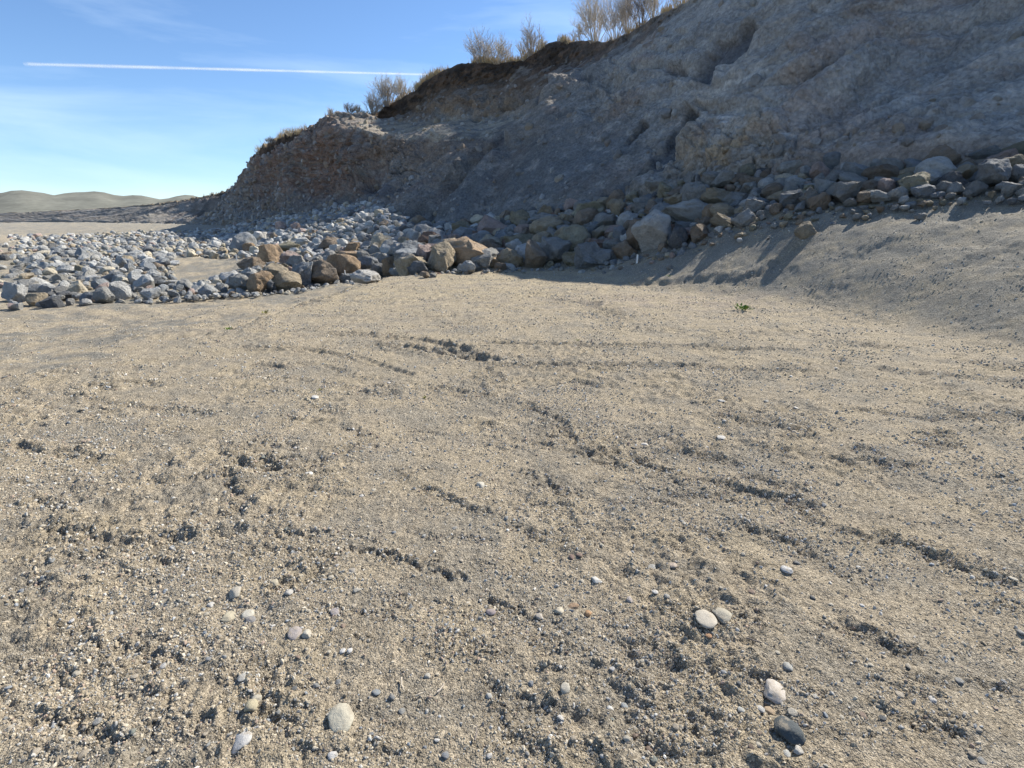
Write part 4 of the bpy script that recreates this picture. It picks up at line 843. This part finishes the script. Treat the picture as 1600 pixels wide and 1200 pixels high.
def blades(name, pts, lab, mat, hmin, hmax, n_each, spread, seed):
    rs = np.random.default_rng(seed); V = []; Fc = []
    for (x, y, z, s) in pts:
        for _ in range(n_each):
            a = rs.uniform(0, 6.28); rr = spread * rs.random() * s; bx, by = x + math.cos(a) * rr, y + math.sin(a) * rr; h = rs.uniform(hmin, hmax) * s; l = h * rs.uniform(.1, .6); a2 = rs.uniform(0, 6.28)
            w = .012 * (1 + h); a3 = rs.uniform(0, 6.28); k = len(V); wx, wy = math.cos(a3) * w, math.sin(a3) * w; dx, dy = math.cos(a2) * l, math.sin(a2) * l
            V += [(bx - wx, by - wy, z - .05), (bx + wx, by + wy, z - .05), (bx + wx * .7 + dx * .4, by + wy * .7 + dy * .4, z + h * .6), (bx - wx * .7 + dx * .4, by - wy * .7 + dy * .4, z + h * .6), (bx + dx + wx * .1, by + dy, z + h), (bx + dx - wx * .1, by + dy, z + h)]
            Fc += [(k, k + 1, k + 2, k + 3), (k + 3, k + 2, k + 4, k + 5)]
    o = mesh_np(name, V, Fc, mat, smooth=False); return tag(o, lab, 'grass', kind='stuff')
pts = []; rs = random.Random(3)
for (u0, u1, n, s) in [(592, 900, 420, 1.0), (500, 592, 80, .7), (395, 480, 140, 1.0), (900, 1080, 200, .9), (640, 690, 70, 1.2), (740, 800, 70, 1.3), (300, 395, 50, .8)]:
    for _ in range(n):
        u = rs.uniform(u0, u1)
        if float(n2(np.array(u * .045), np.array(2.5))) < rs.uniform(-.25, .3): continue
        x, y, z = rim_at(u, rs.uniform(-.02, .35)); pts.append((x + rs.uniform(-.2, .2), y + rs.uniform(-.2, .2), z, s * rs.uniform(.5, 1.2)))
blades('dry_grass', pts, 'dry buff grass fringing the rim of the bank', M_dry, .12, .6, 16, .35, 4)

def weed(u, v, w, h, lab, mat, n=40, seed=0):
    x, y, z = hit(u, v); z = GZ.at(x, y); d = math.hypot(x, y); Wd = w * d / F / 2; H = h * d / F; rs = random.Random(seed); g_ = 'weeds sprouting on the pad'
    e = bpy.data.objects.new('weed', None); C.objects.link(e); e.location = (x, y, z); tag(e, lab, 'weed', g_)
    V, Fc = [], []
    for _ in range(n):
        a = rs.uniform(0, 6.28); r0 = rs.random() * Wd * .7; l = Wd * rs.uniform(.25, .6); tilt = rs.uniform(.2, 1.1); b0 = Vector((math.cos(a) * r0, math.sin(a) * r0 * 1.2, rs.uniform(0, H * .35)))
        a = a + rs.gauss(0, .6); d1 = Vector((math.cos(a) * math.cos(tilt), math.sin(a) * math.cos(tilt), math.sin(tilt))) * l; sd_ = Vector((-math.sin(a), math.cos(a), rs.uniform(-.3, .3))) * l * .22
        k = len(V); V += [tuple(b0), tuple(b0 + d1 * .5 + sd_ + Vector((0, 0, .1 * l))), tuple(b0 + d1), tuple(b0 + d1 * .5 - sd_ + Vector((0, 0, .1 * l)))]; Fc.append((k, k + 1, k + 2, k + 3))
    o = mesh_np('leaf', V, Fc, mat, smooth=False, parent=e); o['kind'] = 'stuff'
    st = [((0, 0, -.01), (rs.gauss(0, Wd * .3), rs.gauss(0, Wd * .3), H * .6), .003, .002) for _ in range(4)]; tubes('stem', st, mat, e)
weed(1160, 486, 26, 11, 'bright green leafy weed, the largest on the pad, at the right', M_weed, 70, 1)
weed(903, 532, 9, 4, 'small green sprout by a faint wheel mark right of centre', M_weed, 18, 2)
weed(664, 621, 13, 6, 'small green weed left of centre on the pad', M_weed2, 24, 3)
weed(415, 494, 15, 7, 'yellow-green weed on the lip of the pad at the left', M_weed2, 30, 4)
weed(357, 517, 14, 6, 'green weed on the pad lip at the left edge of the photo', M_weed, 30, 5)
weed(1045, 432, 9, 4, 'tiny green weed at the foot of the sunlit bank', M_weed, 16, 6)
weed(983, 446, 7, 3, 'tiny sprout just below the shadow of the bank', M_weed2, 14, 7)
weed(500, 613, 14, 2, 'sparse flat sprigs in the upper left of the pad', M_weed2, 18, 8)

# ------------------------------------------------------------------ stakes, twigs, contrail
M_stake = material('stake_white_paint', base=(.74, .73, .70), rough=.8, grains=(('n', 20, .88, 1.05),))
def stake(u, v, hpx, lab, wpx=2.2, lean=0.0):
    x, y, z = hit(u, v); d = math.hypot(x, y); h = hpx * d / F; w = max(.03, wpx * d / F)
    bm = bmesh.new(); bmesh.ops.create_cube(bm, size=1); 
    for vt in bm.verts:
        vt.co.x *= w; vt.co.y *= .02; vt.co.z = (vt.co.z + .5) * (h + .1) - .1
    top = [vt for vt in bm.verts if vt.co.z > 0]
    for vt in top: vt.co.z -= .012 if vt.co.x > 0 else 0
    bmesh.ops.bevel(bm, geom=bm.edges[:], offset=.002, segments=1)
    me = bpy.data.meshes.new('stake'); bm.to_mesh(me); bm.free(); me.materials.append(M_stake); o = bpy.data.objects.new('survey_stake', me); C.objects.link(o)
    o.location = (x, y, GZ.at(x, y)); o.rotation_euler = (.03, lean, R_.uniform(-.3, .3)); tag(o, lab, 'stake', 'white survey stakes')
stake(995, 413, 13, 'short white stake in the shaded soil below the large crystalline boulder', 2.4, .02)
stake(541, 441, 16, 'thin white stake in front of the wedge-shaped orange boulder', 1.5, -.05)
stake(617, 431, 14, 'thin white stake on the pad corner before the orange-topped boulder', 1.2, .03)
stake(370, 407, 9, 'thin pale stake by the gravel terrace at the left', 1.3, 0)
stake(402, 363, 9, 'distant pale stake among the far left rubble', 1.4, 0)

def twig(u, v, lpx, ang, lab, colr, name='twig'):
    x, y, z = hit(u, v); d = math.hypot(math.hypot(x, y), CAMZ); l = lpx * d / F; rs = random.Random(u)
    segs = []; p = np.array([0, 0, .012]); a = ang
    for i in range(4):
        a += rs.gauss(0, .2); q = p + np.array([math.cos(a) * l / 4, math.sin(a) * l / 4, rs.uniform(-.002, .004)]); segs.append((p, q, .0035 - .0005 * i, .0035 - .0005 * (i + 1))); p = q
    o = tubes(name, segs, colr, None, sides=5, kind=None); o.location = (x, y, GZ.at(x, y)); tag(o, lab, 'twig', 'dry twigs on the pad')
twig(628, 1070, 26, -1.4, 'thin pale twig lying upright in view, above the two clods', M_twig2); twig(650, 1098, 14, .4, 'short pale twig right of the dark upright pebble', M_twig2)
twig(683, 1092, 18, 1.2, 'curved brown twig near the short pale one', M_twig); twig(1165, 1003, 20, -.6, 'brown twig in the lower right gravel', M_twig3); twig(742, 1168, 20, 1.5, 'stubby dark twig sticking out near the bottom edge', M_twig3)

# contrail: a long thin ice cloud 9 km up
M_con = bpy.data.materials.new('contrail_ice'); M_con.use_nodes = True; t = M_con.node_tree; t.nodes.clear()
out = t.nodes.new('ShaderNodeOutputMaterial'); mixs = t.nodes.new('ShaderNodeMixShader'); tr = t.nodes.new('ShaderNodeBsdfTransparent'); ms = t.nodes.new('ShaderNodeMixShader'); df = t.nodes.new('ShaderNodeBsdfDiffuse'); tl = t.nodes.new('ShaderNodeBsdfTranslucent'); ms.inputs[0].default_value = .5
df.inputs[0].default_value = (.95, .95, .95, 1); tl.inputs[0].default_value = (.95, .95, .95, 1)
lw = t.nodes.new('ShaderNodeLayerWeight'); lw.inputs[0].default_value = .5; inv = t.nodes.new('ShaderNodeMapRange'); inv.inputs['From Min'].default_value = 0; inv.inputs['From Max'].default_value = .9; inv.inputs['To Min'].default_value = .30; inv.inputs['To Max'].default_value = 0
nn_ = t.nodes.new('ShaderNodeTexNoise'); nn_.inputs['Scale'].default_value = .0012; nn_.inputs['Detail'].default_value = 6; gg_ = t.nodes.new('ShaderNodeNewGeometry'); mul = t.nodes.new('ShaderNodeMath'); mul.operation = 'MULTIPLY'; mr = t.nodes.new('ShaderNodeMapRange'); mr.inputs['From Min'].default_value = .3; mr.inputs['From Max'].default_value = .65; mr.inputs['To Min'].default_value = .45; mr.inputs['To Max'].default_value = 1
K = t.links.new; K(gg_.outputs['Position'], nn_.inputs['Vector']); K(nn_.outputs['Fac'], mr.inputs['Value']); K(lw.outputs['Facing'], inv.inputs['Value']); K(inv.outputs[0], mul.inputs[0]); K(mr.outputs[0], mul.inputs[1]); K(mul.outputs[0], mixs.inputs[0])
K(df.outputs[0], ms.inputs[1]); K(tl.outputs[0], ms.inputs[2]); K(tr.outputs[0], mixs.inputs[1]); K(ms.outputs[0], mixs.inputs[2]); K(mixs.outputs[0], out.inputs[0])
a0 = np.array(P(40, 100, 30000)); a1 = np.array(P(760, 119, 24000)); segs = []; n = 60; V = []
for i in range(n + 1):
    p = a0 + (a1 - a0) * i / n; rad_ = 75 * (1 + .18 * float(n2(np.array(i * .35), np.array(.5)))) * (1 - .45 * i / n)
    for k in range(12):
        an = 2 * math.pi * k / 12; V.append((p[0], p[1] + math.cos(an) * rad_ * 1.5, p[2] + math.sin(an) * rad_))
Fc = [(i * 12 + k, i * 12 + (k + 1) % 12, (i + 1) * 12 + (k + 1) % 12, (i + 1) * 12 + k) for i in range(n) for k in range(12)]
o = mesh_np('contrail', V, Fc, M_con); tag(o, 'thin straight white contrail crossing the blue sky left of the bank', 'contrail')
